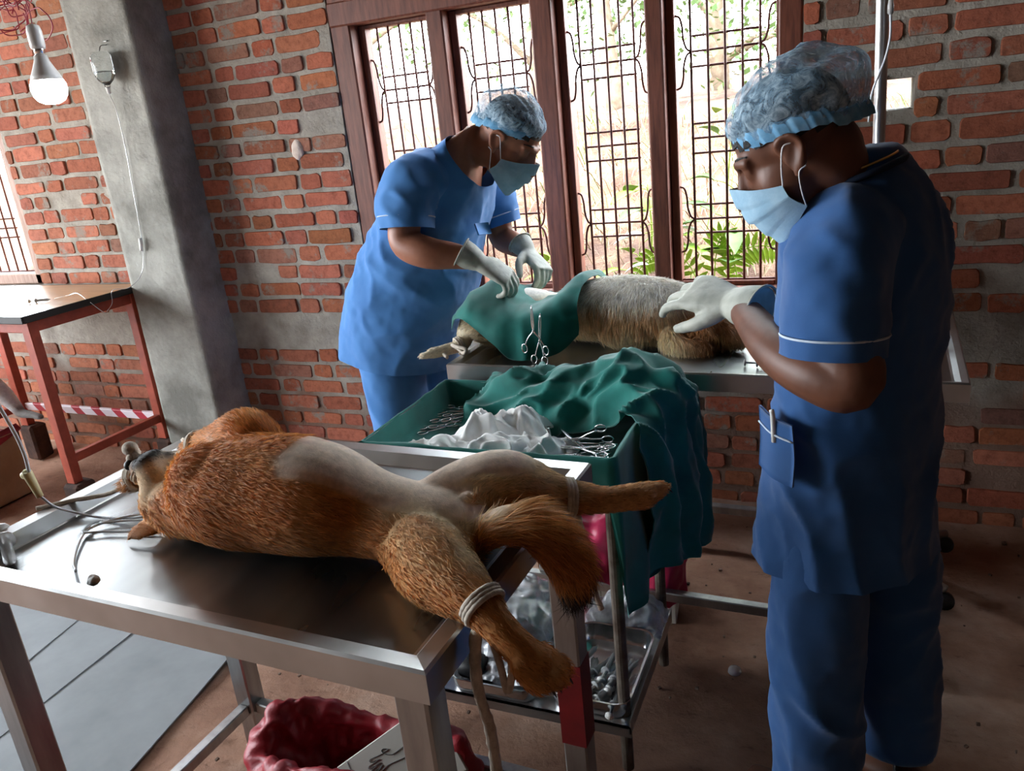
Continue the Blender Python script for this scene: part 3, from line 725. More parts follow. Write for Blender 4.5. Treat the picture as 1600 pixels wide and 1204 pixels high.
def head_parts():
    P = [ball((-.012, 0, .035), (.096, .076, .088)), ball((.028, 0, -.03), (.068, .061, .085)), ball((.03, 0, -.075), (.062, .051, .042)), ball((.072, 0, -.1), (.022, .024, .02)),
         ball((-.03, 0, -.03), (.07, .06, .07)), ball((.03, .045, -.03), (.045, .02, .04)), ball((.03, -.045, -.03), (.045, .02, .04)),
         loft([(.088, 0, .025), (.106, 0, -.008), (.119, 0, -.032), (.1, 0, -.045)], [.008, .011, .016, .012]),
         loft([(.066, -.05, .026), (.085, -.025, .034), (.089, 0, .03), (.085, .025, .034), (.066, .05, .026)], .009),
         loft([(.088, -.024, -.068), (.098, 0, -.066), (.088, .024, -.068)], [.006, .009, .006]), loft([(.086, -.02, -.08), (.095, 0, -.08), (.086, .02, -.08)], [.006, .009, .006])]
    for s in (1, -1):
        P += [ball((.073, s*.031, .008), (.013, .016, .013)), ball((-.004, s*.077, -.006), (.02, .008, .03)),
              loft([(.006, s*.08, -.032), (-.012, s*.087, -.02), (-.026, s*.091, .005), (-.014, s*.09, .026), (.008, s*.084, .026), (.014, s*.079, .01)], [.007, .007, .006, .006, .006, .005]), ball((.004, s*.081, -.034), (.009, .006, .011)),
              ball((.094, s*.012, -.036), (.014, .009, .01))]
    return P

def hand_parts(side=1, curl=(.5, .6, .4), spread=.0, thumb=(.55, .8, -.25), cuff=.055, cr=.034, tb=.35):
    P = [sect([((-.012, 0, 0), (0, .028, 0), (0, 0, .019)), ((.02, 0, 0), (0, .034, 0), (0, 0, .018)), ((.06, 0, .001), (0, .042, 0), (0, 0, .0155)), ((.088, 0, 0), (0, .04, 0), (0, 0, .012))], n=18, k=4)]
    for i, (L, y) in enumerate(((.07, .031), (.078, .0105), (.072, -.0105), (.057, -.03))):
        p = np.array([.082-(abs(i-1.2))*.004, y*side, .001]); a = 0; yaw = (1.5-i)*spread*side+RNG.uniform(-.04, .04); pts = [p-np.array([.02, 0, 0]), p]
        for k, fr in enumerate((.45, .3, .25)):
            a += curl[k]*(1+.12*(i-1)); d = np.array([math.cos(a)*math.cos(yaw), math.cos(a)*math.sin(yaw), -math.sin(a)]); p = p+d*L*fr*1.1; pts.append(p)
        P.append(loft(pts, [.0095, .0098, .0092, .0085, .0072], n=12, k=4))
    t0 = np.array([.012, side*.024, -.004]); d = np.array([thumb[0], thumb[1]*side, thumb[2]]); d /= np.linalg.norm(d); m = t0+d*.045; e = np.array([1, -.1*side, -tb]); e /= np.linalg.norm(e); d2 = d*.5+e*.6; d2 /= np.linalg.norm(d2)
    P.append(loft([t0-d*.012, t0+d*.015, m, m+d2*.03, m+d2*.05], [.014, .016, .0125, .0105, .008], n=12, k=4))
    if cuff: P.append(loft([(-cuff, 0, 0), (-cuff*.5, 0, 0), (.0, 0, 0), (.012, 0, 0)], [cr+.004, cr, .029, .026], [cr+.002, cr-.003, .022, .018], up=(0, 0, 1), n=18, k=4, tip=False))
    return P

def ridge(q, f, seed): return 1-2*np.abs(vnoise(q, f, seed))**.8
def wrinkle(a=.006, s=1, seed=0, dirn=(5, 5, 2.0)):
    def f(V):
        w = V+.05*np.stack([vnoise(V, 5, seed+k) for k in range(3)], 1)
        n1 = ridge(np.stack([w[:, 0]*7+w[:, 2]*2.5, w[:, 1]*7-w[:, 2]*2.5, w[:, 2]*2.2], 1), 1.5, seed); n2 = ridge(np.stack([w[:, 0]*9+w[:, 2]*11, w[:, 1]*9, w[:, 2]*6-w[:, 0]*5], 1), 1.2, seed+5)
        m = sstep(-.25, .4, vnoise(V, 6, seed+9))
        return a*(n1*.55+n2*.5*m+fbm(V, 38*s, 2, seed)*.18)
    return f

def person(name, base, cfg):
    o = empty(name, base, cfg['label'], 'person')
    hx, hy, hz = axes(cfg['face'], cfg['up']); HM = frame(cfg['head'], hx, hy, hz); hp = lambda q: HM[:3, :3]@np.array(q)+HM[:3, 3]
    skin = cfg['skin']
    P = [xf(p, HM) for p in head_parts()]
    nb = np.array(cfg['neck']); P.append(loft([hp((-.03, 0, .0)), hp((-.035, 0, -.06)), (hp((-.035, 0, -.06))+nb)/2, nb], [.06, .056, .056, .066], n=20))
    for a in cfg['arms']: P.append(loft(a['pts'], a['r'], n=18, k=6))
    P.append(sect([(c, np.array(u)*.78, np.array(v)*.78) for c, u, v in cfg['torso'][1:]], n=24, k=3))
    for lg in cfg['legs']: P.append(loft(lg['pts'], np.array(lg['r'])*.7, n=14, k=4)); P.append(loft(lg['foot'], [.03, .042, .04, .025], [.03, .03, .02, .014], n=14, k=4))
    V, F = remesh(P, .0052, 5)
    mk('body', (V, F), skin, o)
    # hair under the cap, eyebrows
    Vh, Fh = ball((-.014, 0, .036), (.1, .08, .092), n=32, m=24); keep = [f for f in Fh if all(Vh[i][2] > .028+.42*max(Vh[i][0], -.09)-.01 for i in f)]
    mk('hair', xf((Vh, keep), HM), M['hair'], o)
    for s in (1, -1): mk('eyebrow', xf(loft([(.087, s*.012, .037), (.081, s*.032, .041), (.062, s*.05, .035)], [.0025, .004, .002], [.0025, .003, .002], n=8), HM), M['hair'], o)
    # bouffant cap
    nu, nv = 72, 30; G = np.zeros((nu, nv, 3)); rng = np.random.default_rng(cfg['seed'])
    for i in range(nu):
        t = 2*PI*i/nu; d = np.array([math.cos(t), math.sin(t)])
        rim = np.array([.098*d[0]-.014, .086*d[1], .02+.034*d[0]+.012*abs(d[1])*(d[0] > -.5)])
        puff = cfg.get('puff', .0)*max(0, -d[0])**2
        for j in range(nv):
            v = j/(nv-1); a = v*PI/2; w = math.sin(a)**.8; R = math.cos(a)**.62
            c = np.array([-.012-.02*w-puff*.3*w, 0, 0]); ru = 1+.16*math.sin(min(1, v*2.2)*PI)+puff*4*math.sin(min(1, v*1.6)*PI)
            p = c+np.array([rim[0]*R*ru, rim[1]*R*ru, rim[2]+(cfg.get('caph', .142)-rim[2])*w])
            if v < .12: p[:2] *= 1+.025*math.sin(t*46)*(1-v/.12)
            G[i, j] = p
    VF = grid(G, True); VF = displace(VF, lambda V: .0035*(1-np.abs(vnoise(V*np.array([26, 60, 30]), 1, 3))*2)+.004*fbm(V, 16, 2, 7))
    cp = mk('surgical_cap', xf(VF, HM), M['cap'], o)
    th = np.linspace(0, 2*PI, 97)[:-1]; ring = G[:, 0]; 
    Gb = np.stack([ring*np.array([1.02, 1.03, 1])+np.array([0, 0, -.012]), ring*1.045+np.array([0, 0, -.002]), ring*np.array([1.05, 1.05, 1])+np.array([0, 0, .012]), ring*np.array([1.0, 1.0, 1])+np.array([0, 0, .016])], 1)
    Gb += (np.sin(np.arange(nu)*2.1)*.0025)[:, None, None]
    mk('cap_band', xf(grid(Gb, True), HM), M['cap_band'], cp)
    # mask with pleats
    nu, nv = 40, 30; G = np.zeros((nu, nv, 3))
    for i in range(nu):
        u = -1+2*i/(nu-1); t = u*1.25
        for j in range(nv):
            v = j/(nv-1); au = abs(u)
            z = (.008-.045*au**1.2)*(1-v)+(-.138+.05*au**1.4)*v
            r = .134-.022*abs(v-.45)**1.4*2.2+.012*math.exp(-(u/.2)**2)*(v < .5)*(1-v*1.5); r += .0045*((v*4) % 1)*(1-au**4)
            G[i, j] = (r*math.cos(t)**.9-.005+(-.012*v), .083*math.sin(t)*(1-.18*abs(v-.4)), z)
    mk_ = mk('face_mask', xf(thick(G, .002), HM), M['mask'], o, sharp=60)
    for s, i in ((-1, 0), (1, nu-1)):
        for j, ez in ((1, .014), (nv-2, -.034)): mk('ear_loop', xf(tube([G[i, j], (G[i, j]*.5+np.array([.006, s*.088, ez])*.5)+(0, s*.004, 0), (.002, s*.09, ez), (-.012, s*.088, ez*.9)], .0014, 6), HM), M['elastic'], mk_)
    # shirt
    S = [sect(cfg['torso'], n=40, k=6, ex=2.25)]
    for a in cfg['sleeves']: S.append(loft(a['pts'][:3], np.array(a['r'][:3])*.97, n=28, k=6, tip=False))
    V, F = remesh(S, .0085, 8); V, F = cut((V, F), cfg['hem'][0], cfg['hem'][1]); fl = []
    if 'necky' in cfg: V, F = cut((V, F), *cfg['necky'])
    for a in cfg['sleeves']:
        v, f = loft(a['pts'], np.array(a['r'])*1.01, n=56, k=14, cap=False); fl.append((v, [q[::-1] for q in f]))
    V, F = join((V, F), *fl); wf = wrinkle(cfg['wr'], 1, cfg['seed']); N = vnormals(V, F); V = V+N*wf(V)[:, None]
    sh = mk('shirt', (V, F), cfg['cloth'], o)
    for a in cfg['sleeves']:
        p = np.array(a['pts'][-1]); q = np.array(a['pts'][-2]); d = (p-q)/np.linalg.norm(p-q); x, y, z = axes(d, (0.3, -1, .2)); r = a['r'][-1]; c = p-d*.034
        mk('sleeve_piping', tube([c+(y*math.cos(t)+z*math.sin(t))*(r*1.01+.0075) for t in np.linspace(0, 2*PI, 25)], .0022, 6, 2), M['piping'], sh)
    # trousers
    V, F = remesh([loft(l['pts'], l['r'], n=24, k=6) for l in cfg['legs']]+[ball(cfg['hip'], cfg['hr'])], .009, 6); V, F = displace((V, F), wrinkle(cfg['wr']*.9, 1, cfg['seed']+9, (6, 6, 3)))
    mk('trousers', (V, F), cfg['cloth'], o)
    for l in cfg['legs']:
        f = np.array(l['foot']); V, F = remesh([loft(f-np.array([0, 0, .024]), [.04, .05, .048, .035], [.014]*4, n=16, k=4), loft([f[1]+(0, -.05, .0), f[1]+(0, -.01, .034), f[1]+(0, .05, .0)], [.02, .022, .02], [.006]*3, up=(1, 0, 0), n=12)], .005, 2)
        mk('sandal', (V, F), M['blackrub'], o)
    for h in cfg['hands']:
        x, y, z = axes(h['dir'], h['nrm']); gs = h.get('s', 1.12); Mx = frame(h['at'], x*gs, y*gs, z*gs)
        V, F = remesh(hand_parts(h['side'], **h.get('kw', {})), .0034, 3); V, F = displace((V, F), lambda V: .0012*fbm(V, 60, 2))
        g = mk('glove', xf((V, F), Mx), M['glove'], o)
        cu, cr = h.get('kw', {}).get('cuff', .055), h.get('kw', {}).get('cr', .034)
        mk('rolled_cuff', xf(tube([(-cu, (cr+.005)*math.cos(t), (cr+.003)*math.sin(t)) for t in np.linspace(0, 2*PI, 21)], .0024, 6, 2), Mx), M['glove'], g)
    return o, HM, hp

n_ = np.array
# surgeon bending over the table
Y1 = 2.38
p1, HM1, hp1 = person('person', (-1.45, Y1, 0), dict(
    label='person in bright blue scrubs bending over the draped dog by the window', necky=((-1.135, Y1, 1.47), (.93, 0, .36), .17), seed=4, skin=M['skin1'], cloth=M['scrub1'], wr=.014, hem=((-1.5, 2.38, .79), (-.18, 0, -1)), caph=.14,
    head=(-1.0, Y1, 1.487), face=(.72, -.02, -.69), up=(.69, 0, .72), neck=(-1.14, Y1, 1.475), hip=(-1.48, Y1, .84), hr=(.13, .14, .12),
    torso=[((-1.525, Y1, .7), (.2, 0, -.045), (0, .205, 0)), ((-1.5, Y1, .8), (.212, 0, -.03), (0, .21, 0)), ((-1.465, Y1, .9), (.222, 0, -.01), (0, .215, 0)), ((-1.41, Y1, 1.03), (.226, 0, 0), (0, .215, 0)), ((-1.35, Y1, 1.17), (.212, 0, .01), (0, .205, 0)), ((-1.295, Y1, 1.28), (.198, 0, .03), (0, .2, 0)), ((-1.255, Y1, 1.38), (.18, 0, .065), (0, .19, 0)), ((-1.215, Y1, 1.45), (.15, 0, .075), (0, .165, 0)), ((-1.17, Y1, 1.5), (.1, 0, .05), (0, .115, 0)), ((-1.15, Y1, 1.515), (.075, 0, .04), (0, .08, 0))],
    sleeves=[dict(pts=[(-1.215, 2.27, 1.41), (-1.25, 2.2, 1.385), (-1.268, 2.165, 1.33), (-1.268, 2.15, 1.262)], r=[.085, .088, .084, .08]), dict(pts=[(-1.21, 2.49, 1.4), (-1.2, 2.55, 1.36), (-1.17, 2.58, 1.28), (-1.15, 2.58, 1.2)], r=[.08, .085, .08, .075])],
    arms=[dict(pts=[(-1.235, 2.23, 1.4), (-1.265, 2.165, 1.31), (-1.275, 2.145, 1.225), (-1.2, 2.135, 1.19), (-1.12, 2.16, 1.172), (-1.06, 2.175, 1.155)], r=[.05, .05, .05, .049, .04, .029]), dict(pts=[(-1.2, 2.54, 1.38), (-1.16, 2.58, 1.24), (-1.15, 2.59, 1.16), (-1.09, 2.55, 1.14), (-1.03, 2.5, 1.125)], r=[.05, .047, .045, .042, .03])],
    hands=[dict(at=(-1.045, 2.18, 1.145), dir=(.72, .22, -.5), nrm=(.45, -.25, .85), side=1, kw=dict(curl=(.65, .75, .4), cuff=.06, cr=.037)), dict(at=(-1.015, 2.49, 1.118), dir=(.5, -.3, -.42), nrm=(.75, -.1, .6), side=-1, kw=dict(curl=(.8, .8, .5), cuff=.045))],
    legs=[dict(pts=[(-1.49, Y1-.08, .86), (-1.475, Y1-.1, .6), (-1.46, Y1-.1, .4), (-1.45, Y1-.1, .12)], r=[.115, .11, .1, .09], foot=[(-1.5, Y1-.1, .055), (-1.43, Y1-.1, .055), (-1.33, Y1-.1, .045), (-1.26, Y1-.1, .038)]), dict(pts=[(-1.47, Y1+.08, .86), (-1.44, Y1+.1, .6), (-1.42, Y1+.1, .4), (-1.4, Y1+.1, .12)], r=[.115, .11, .1, .09], foot=[(-1.45, Y1+.1, .055), (-1.38, Y1+.1, .055), (-1.28, Y1+.1, .045), (-1.21, Y1+.1, .038)])]))
for s in (1,):   # chest pocket badge and seam
    mk('chest_pocket', thick(dense(n_([[(-1.088, 2.275, 1.215), (-1.1, 2.28, 1.25)], [(-1.07, 2.33, 1.21), (-1.08, 2.335, 1.245)]]), 3, 3), .006), M['scrub1'], [c for c in p1.children if c.name.startswith('shirt')][0])

# standing assistant
f2, l2 = n_([-.87, .5, 0]), n_([-.5, -.87, 0]); c2 = n_([.008, 1.56, 0])
def T2(dx, z, a, b):
    a, b = a*.9, b*.88
    return (tuple(c2+n_([dx, 0, z])), tuple(f2*a), tuple(l2*b))
def q2(f, l, z): return tuple(c2+f2*f+l2*l+n_([0, 0, z]))
p2, HM2, hp2 = person('person', (.02, 1.56, 0), dict(
    label='person in darker blue scrubs standing with back to the room, wearing a gold chain', seed=21, skin=M['skin2'], cloth=M['scrub2'], wr=.015, hem=((.0, 1.56, .665), (.06, 0, -1)), caph=.14, puff=.035,
    head=(-.106, 1.5, 1.452), face=(-.84, .03, -.54), up=(-.54, 0, .84), neck=(-.008, 1.545, 1.37), hip=tuple(c2+n_([-.01, 0, .8])), hr=(.085, .085, .09),
    torso=[T2(-.02, .55, .185, .21), T2(-.015, .64, .18, .205), T2(-.008, .8, .162, .195), T2(0, 1.0, .145, .185), T2(.0, 1.15, .142, .185), T2(.003, 1.26, .138, .188), T2(.0, 1.315, .13, .17), T2(-.005, 1.37, .115, .13), T2(-.016, 1.41, .088, .092), T2(-.022, 1.438, .072, .074)],
    sleeves=[dict(pts=[q2(-.03, .07, 1.325), q2(-.035, .12, 1.295), q2(-.04, .15, 1.23), q2(-.045, .16, 1.12)], r=[.075, .082, .082, .078]), dict(pts=[q2(0, -.07, 1.305), q2(0, -.115, 1.275), q2(.0, -.15, 1.22), q2(.02, -.165, 1.14)], r=[.07, .075, .075, .07])],
    arms=[dict(pts=[q2(-.03, .11, 1.3), q2(-.04, .155, 1.2), (.0, 1.372, 1.085), (-.06, 1.39, 1.085), (-.135, 1.475, 1.105), (-.205, 1.62, 1.137)], r=[.05, .05, .052, .048, .042, .031]), dict(pts=[q2(0, -.11, 1.28), q2(.02, -.155, 1.2), q2(.05, -.17, 1.11), q2(.16, -.18, 1.1), q2(.28, -.12, 1.1)], r=[.05, .046, .044, .04, .028])],
    hands=[dict(s=1.22, at=(-.235, 1.655, 1.147), dir=(-.86, .5, .12), nrm=(-.1, -.55, .83), side=1, kw=dict(curl=(.35, .4, .3), spread=.1, cuff=.06, cr=.038, thumb=(.75, .6, -.35))), dict(at=q2(.3, -.11, 1.1), dir=(-.87, .3, .1), nrm=(0, .3, 1), side=-1, kw={})],
    legs=[dict(pts=[q2(0, .09, .84), q2(.01, .1, .6), q2(.01, .1, .35), q2(.0, .1, .1)], r=[.07, .09, .09, .088], foot=[q2(-.07, .1, .055), q2(0, .1, .055), q2(.1, .1, .045), q2(.17, .1, .038)]), dict(pts=[q2(-.02, -.09, .84), q2(-.03, -.105, .6), q2(-.04, -.11, .4), q2(-.06, -.115, .14)], r=[.07, .09, .088, .083], foot=[q2(-.13, -.115, .055), q2(-.06, -.115, .055), q2(.04, -.115, .045), q2(.11, -.115, .038)])]))
b2 = [c for c in p2.children if c.name.startswith('body')][0]
ring = [n_([-.012, 1.54, 1.412])+n_([-math.cos(t)*.068, math.sin(t)*.075, math.sin(t*1)*-.0+math.cos(t)*-.022]) for t in np.linspace(0, 2*PI, 25)]
mk('necklace', tube(ring, .0022, 6, 2), M['gold'], p2, label='thin gold chain')
sh2 = [c for c in p2.children if c.name.startswith('shirt')][0]
mk('collar', tube([p+n_([.004, 0, -.012])+(p-n_([-.012, 1.54, 1.412]))*.12 for p in ring], .006, 8, 2), mat('dark collar edge', C('#0f2038'), rough=.9), sh2)

# breast pocket low on the tunic and the pen in it
G = dense(n_([[(-.158, 1.455, 1.0), (-.155, 1.452, .94), (-.158, 1.455, .88)], [(-.13, 1.408, .995), (-.127, 1.405, .935), (-.13, 1.41, .875)], [(-.095, 1.385, .99), (-.09, 1.38, .93), (-.093, 1.385, .87)]]), 6, 6)
mk('pocket', thick(G, .005), M['scrub2'], sh2); mk('pocket_piping', tube(G[:, 3]+n_([-.003, -.003, 0]), .002, 6, 1), M['piping'], sh2)
mk('pen', tube([(-.128, 1.402, .95), (-.13, 1.4, 1.0), (-.132, 1.399, 1.012)], .0045, 8, 3), M['plastic_white'], None, True, label='white pen standing in the tunic pocket of the standing person', cat='pen')
# ------------------------------------------------------------------ dogs
def fur_mat(name, rough=.75, trl=0):
    m, nt, b = newmat(name); L = nt.links; tc = node(nt, 'ShaderNodeTexCoord'); vc = node(nt, 'ShaderNodeVertexColor', layer_name='Col')
    nz = node(nt, 'ShaderNodeTexNoise', i_Scale=55, i_Detail=6, i_Roughness=.7); L.new(tc.outputs['Object'], nz.inputs['Vector'])
    r = ramp(nt, nz.outputs[0], [(.3, (.75,)*3+(1,)), (.7, (1.15,)*3+(1,))]); mx = node(nt, 'ShaderNodeMix', data_type='RGBA', blend_type='MULTIPLY'); mx.inputs[0].default_value = 1
    L.new(vc.outputs[0], mx.inputs[6]); L.new(r.outputs[0], mx.inputs[7]); L.new(mx.outputs[2], b.inputs['Base Color']); b.inputs['Roughness'].default_value = rough; b.inputs['Specular IOR Level'].default_value = .25; b.inputs['Sheen Weight'].default_value = .15
    if trl:
        tr = node(nt, 'ShaderNodeBsdfTranslucent'); L.new(mx.outputs[2], tr.inputs[0]); ms = node(nt, 'ShaderNodeMixShader'); ms.inputs[0].default_value = trl; L.new(b.outputs[0], ms.inputs[1]); L.new(tr.outputs[0], ms.inputs[2]); L.new(ms.outputs[0], nt.nodes['Material Output'].inputs[0])
    bp = node(nt, 'ShaderNodeBump', i_Strength=.4, i_Distance=.004); L.new(nz.outputs[0], bp.inputs['Height']); L.new(bp.outputs[0], b.inputs['Normal'])
    return m
M['fur'] = fur_mat('dog coat'); M['hairs'] = fur_mat('dog hairs', .6, .42)
def lin(h): return np.array(C(h)[:3])
def mixc(a, b, w): return a*(1-w[:, None])+b*w[:, None]
def near(V, p, r0, r1): return 1-sstep(r0, r1, np.linalg.norm(V-np.array(p), axis=1))
def near_line(V, P, r0, r1):
    P = cat(np.array(P, float), 6); d = np.min([np.linalg.norm(V-p, axis=1) for p in P], axis=0); return 1-sstep(r0, r1, d)

def fur(name, V, F, col, parent, n, length, flow, w=.0007, seed=1, lift=.35, skip=None, var=.12):
    rng = np.random.default_rng(seed); F = np.array([f[:4] if len(f) >= 4 else list(f)+[f[-1]] for f in F]); N = vnormals(V, F.tolist())
    a, b, c, d = V[F[:, 0]], V[F[:, 1]], V[F[:, 2]], V[F[:, 3]]; ar = np.linalg.norm(np.cross(c-a, d-b), axis=1)
    L = length(V); Lf = L[F].mean(1); ar = ar*(Lf > 1e-4)
    k = rng.choice(len(F), n, p=ar/ar.sum()); u, v = rng.random(n)[:, None], rng.random(n)[:, None]
    bil = lambda A: (A[F[k, 0]]*(1-u)+A[F[k, 1]]*u)*(1-v)+(A[F[k, 3]]*(1-u)+A[F[k, 2]]*u)*v
    P, Nn, Cc, l = bil(V), bil(N), bil(col), bil(L[:, None])*rng.uniform(.55, 1.25, (n, 1))
    fl = bil(flow(V))+rng.normal(0, .22, (n, 3)); fl -= Nn*np.sum(fl*Nn, 1)[:, None]; fl /= np.linalg.norm(fl, axis=1)[:, None]+1e-9
    D = fl+Nn*lift; D /= np.linalg.norm(D, axis=1)[:, None]; S = np.cross(D, Nn+rng.normal(0, .5, (n, 3))); S /= np.linalg.norm(S, axis=1)[:, None]+1e-9
    ww = w*rng.uniform(.7, 1.4, (n, 1)); P = P-Nn*.0015; m = P+D*l*.55; t = P+D*l+fl*l*.12-Nn*l*.1
    VV = np.stack([P-S*ww, P+S*ww, m-S*ww*.8, m+S*ww*.8, t], 1).reshape(-1, 3); i = np.arange(n)*5
    FF = np.concatenate([np.stack([i, i+1, i+3, i+2], 1).tolist(), np.stack([i+2, i+3, i+4, i+4], 1).tolist()]) if False else [[q, q+1, q+3, q+2] for q in i]+[[q+2, q+3, q+4] for q in i]
    KK = np.clip(np.repeat(Cc*(1+rng.normal(0, var, (n, 1))), 5, 0), 0, 1)
    return mk(name, (VV, FF), M['hairs'], parent, True, col=KK)

def paw(P, toes, r=.011, sp=.0115):
    """toe bumps at the end of a leg: wrist point, end point, across vector"""
    a, b = np.array(P[0]), np.array(P[1]); d = b-a; L = np.linalg.norm(d); d /= L; s = np.array(toes, float); s /= np.linalg.norm(s); u = np.cross(s, d); out = []
    for k, o in enumerate((-1.5, -.5, .5, 1.5)):
        e = L*(1.0 if abs(o) < 1 else .88); p = a+s*o*sp
        out.append(loft([p+d*L*.2, p+d*L*.55+u*.004+s*o*.002, p+d*e+s*o*.002, p+d*(e+.008)-u*.006+s*o*.002], [r, r*1.1, r*1.05, r*.7], n=12, k=4))
    return out
# ginger dog on its back
near_hind = [(-.625, .965, .925), (-.57, .91, .927), (-.517, .873, .927), (-.46, .838, .92), (-.425, .822, .9), (-.39, .818, .87), (-.365, .817, .855)]
far_hind = [(-.6, 1.07, .955), (-.535, 1.115, .965), (-.485, 1.145, .94), (-.44, 1.163, .928), (-.385, 1.188, .915), (-.335, 1.22, .912), (-.318, 1.232, .91)]
tail = [(-.55, 1.0, .91), (-.505, .99, .955), (-.455, 1.0, .962), (-.418, 1.035, .91), (-.408, 1.07, .84), (-.42, 1.095, .775)]
far_fore = [(-.96, 1.05, .99), (-1.0, 1.05, 1.055), (-1.06, 1.075, 1.045), (-1.15, 1.115, 1.01), (-1.235, 1.145, .98), (-1.28, 1.155, .955)]
near_fore = [(-1.02, 1.02, .95), (-1.08, 1.06, .935), (-1.16, 1.075, .93), (-1.24, 1.075, .93), (-1.31, 1.065, .935), (-1.345, 1.06, .925)]
P = [loft([(-1.15, .985, .935), (-1.09, .98, .945), (-1.01, .975, .972), (-.92, .985, .978), (-.82, .99, .975), (-.73, 1.0, .952), (-.66, 1.003, .94), (-.59, 1.005, .935), (-.535, 1.002, .92)],
          [.062, .068, .094, .1, .098, .077, .074, .068, .045], [.06, .066, .094, .1, .096, .072, .066, .06, .045], n=26, k=6),
     ball((-1.03, .955, .985), (.075, .065, .085)), ball((-.86, 1.0, 1.0), (.09, .08, .075)),
     ball((-1.166, .988, .94), (.058, .056, .06)), ball((-1.172, .972, .962), (.035, .035, .04)), ball((-1.15, 1.0, .95), (.05, .05, .055)),
     loft([(-1.165, .988, .95), (-1.176, .984, .983), (-1.19, .983, 1.008), (-1.2, .981, 1.024)], [.05, .041, .034, .029], [.048, .038, .03, .027], n=20),
     loft([(-1.172, .988, .96), (-1.2, .984, .985), (-1.222, .984, 1.0), (-1.236, .984, 1.006)], [.036, .028, .021, .013], [.034, .026, .02, .013], n=16),
     loft([(-1.19, .996, 1.008), (-1.146, 1.018, .992), (-1.103, 1.024, .97), (-1.06, 1.01, .96)], [.024, .033, .045, .06], [.022, .03, .042, .055], n=18),
     loft([(-1.165, .97, .912), (-1.182, .958, .902), (-1.2, .943, .898), (-1.222, .931, .889), (-1.234, .928, .88)], [.012, .022, .024, .016, .004], [.012, .007, .005, .004, .003], up=(.25, -.5, 1), n=18),
     loft([(-1.19, 1.03, .92), (-1.215, 1.055, .9), (-1.24, 1.07, .885)], [.02, .024, .006], [.008, .006, .004], n=14),
     loft([(-.69, .985, .925)]+near_hind, [.04, .06, .06, .047, .029, .024, .024, .024], n=20, k=5), loft([(-.68, 1.03, .935)]+far_hind, [.04, .062, .061, .044, .029, .023, .023, .023], n=20, k=5),
     ball((-.63, .965, .922), (.07, .055, .05)), ball((-.61, 1.06, .945), (.075, .06, .06)),
     loft(tail, [.02, .026, .03, .032, .028, .012], n=16, k=6), ball((-.557, 1.02, .985), (.014, .012, .012)),
     loft(far_fore, [.05, .042, .036, .027, .022, .02], n=16), loft(near_fore, [.05, .045, .034, .024, .021, .02], n=16)]
P += paw(((-.398, .818, .878), (-.35, .817, .84)), (.3, .95, -.1), .0135, .0145)+paw(((-.345, 1.21, .913), (-.308, 1.238, .908)), (.6, .75, .3), .012, .013)+paw(((-1.255, 1.148, .97), (-1.29, 1.158, .94)), (.3, -.8, .2), .0105)+paw(((-1.33, 1.06, .94), (-1.365, 1.064, .918)), (.2, -.9, .1), .0105)
V, F = remesh(P, .0052, 4)
V[:, 2] = np.maximum(V[:, 2], np.where((V[:, 0] < -.49) & (V[:, 0] > -1.46) & (V[:, 1] > .77), .8765, -9))
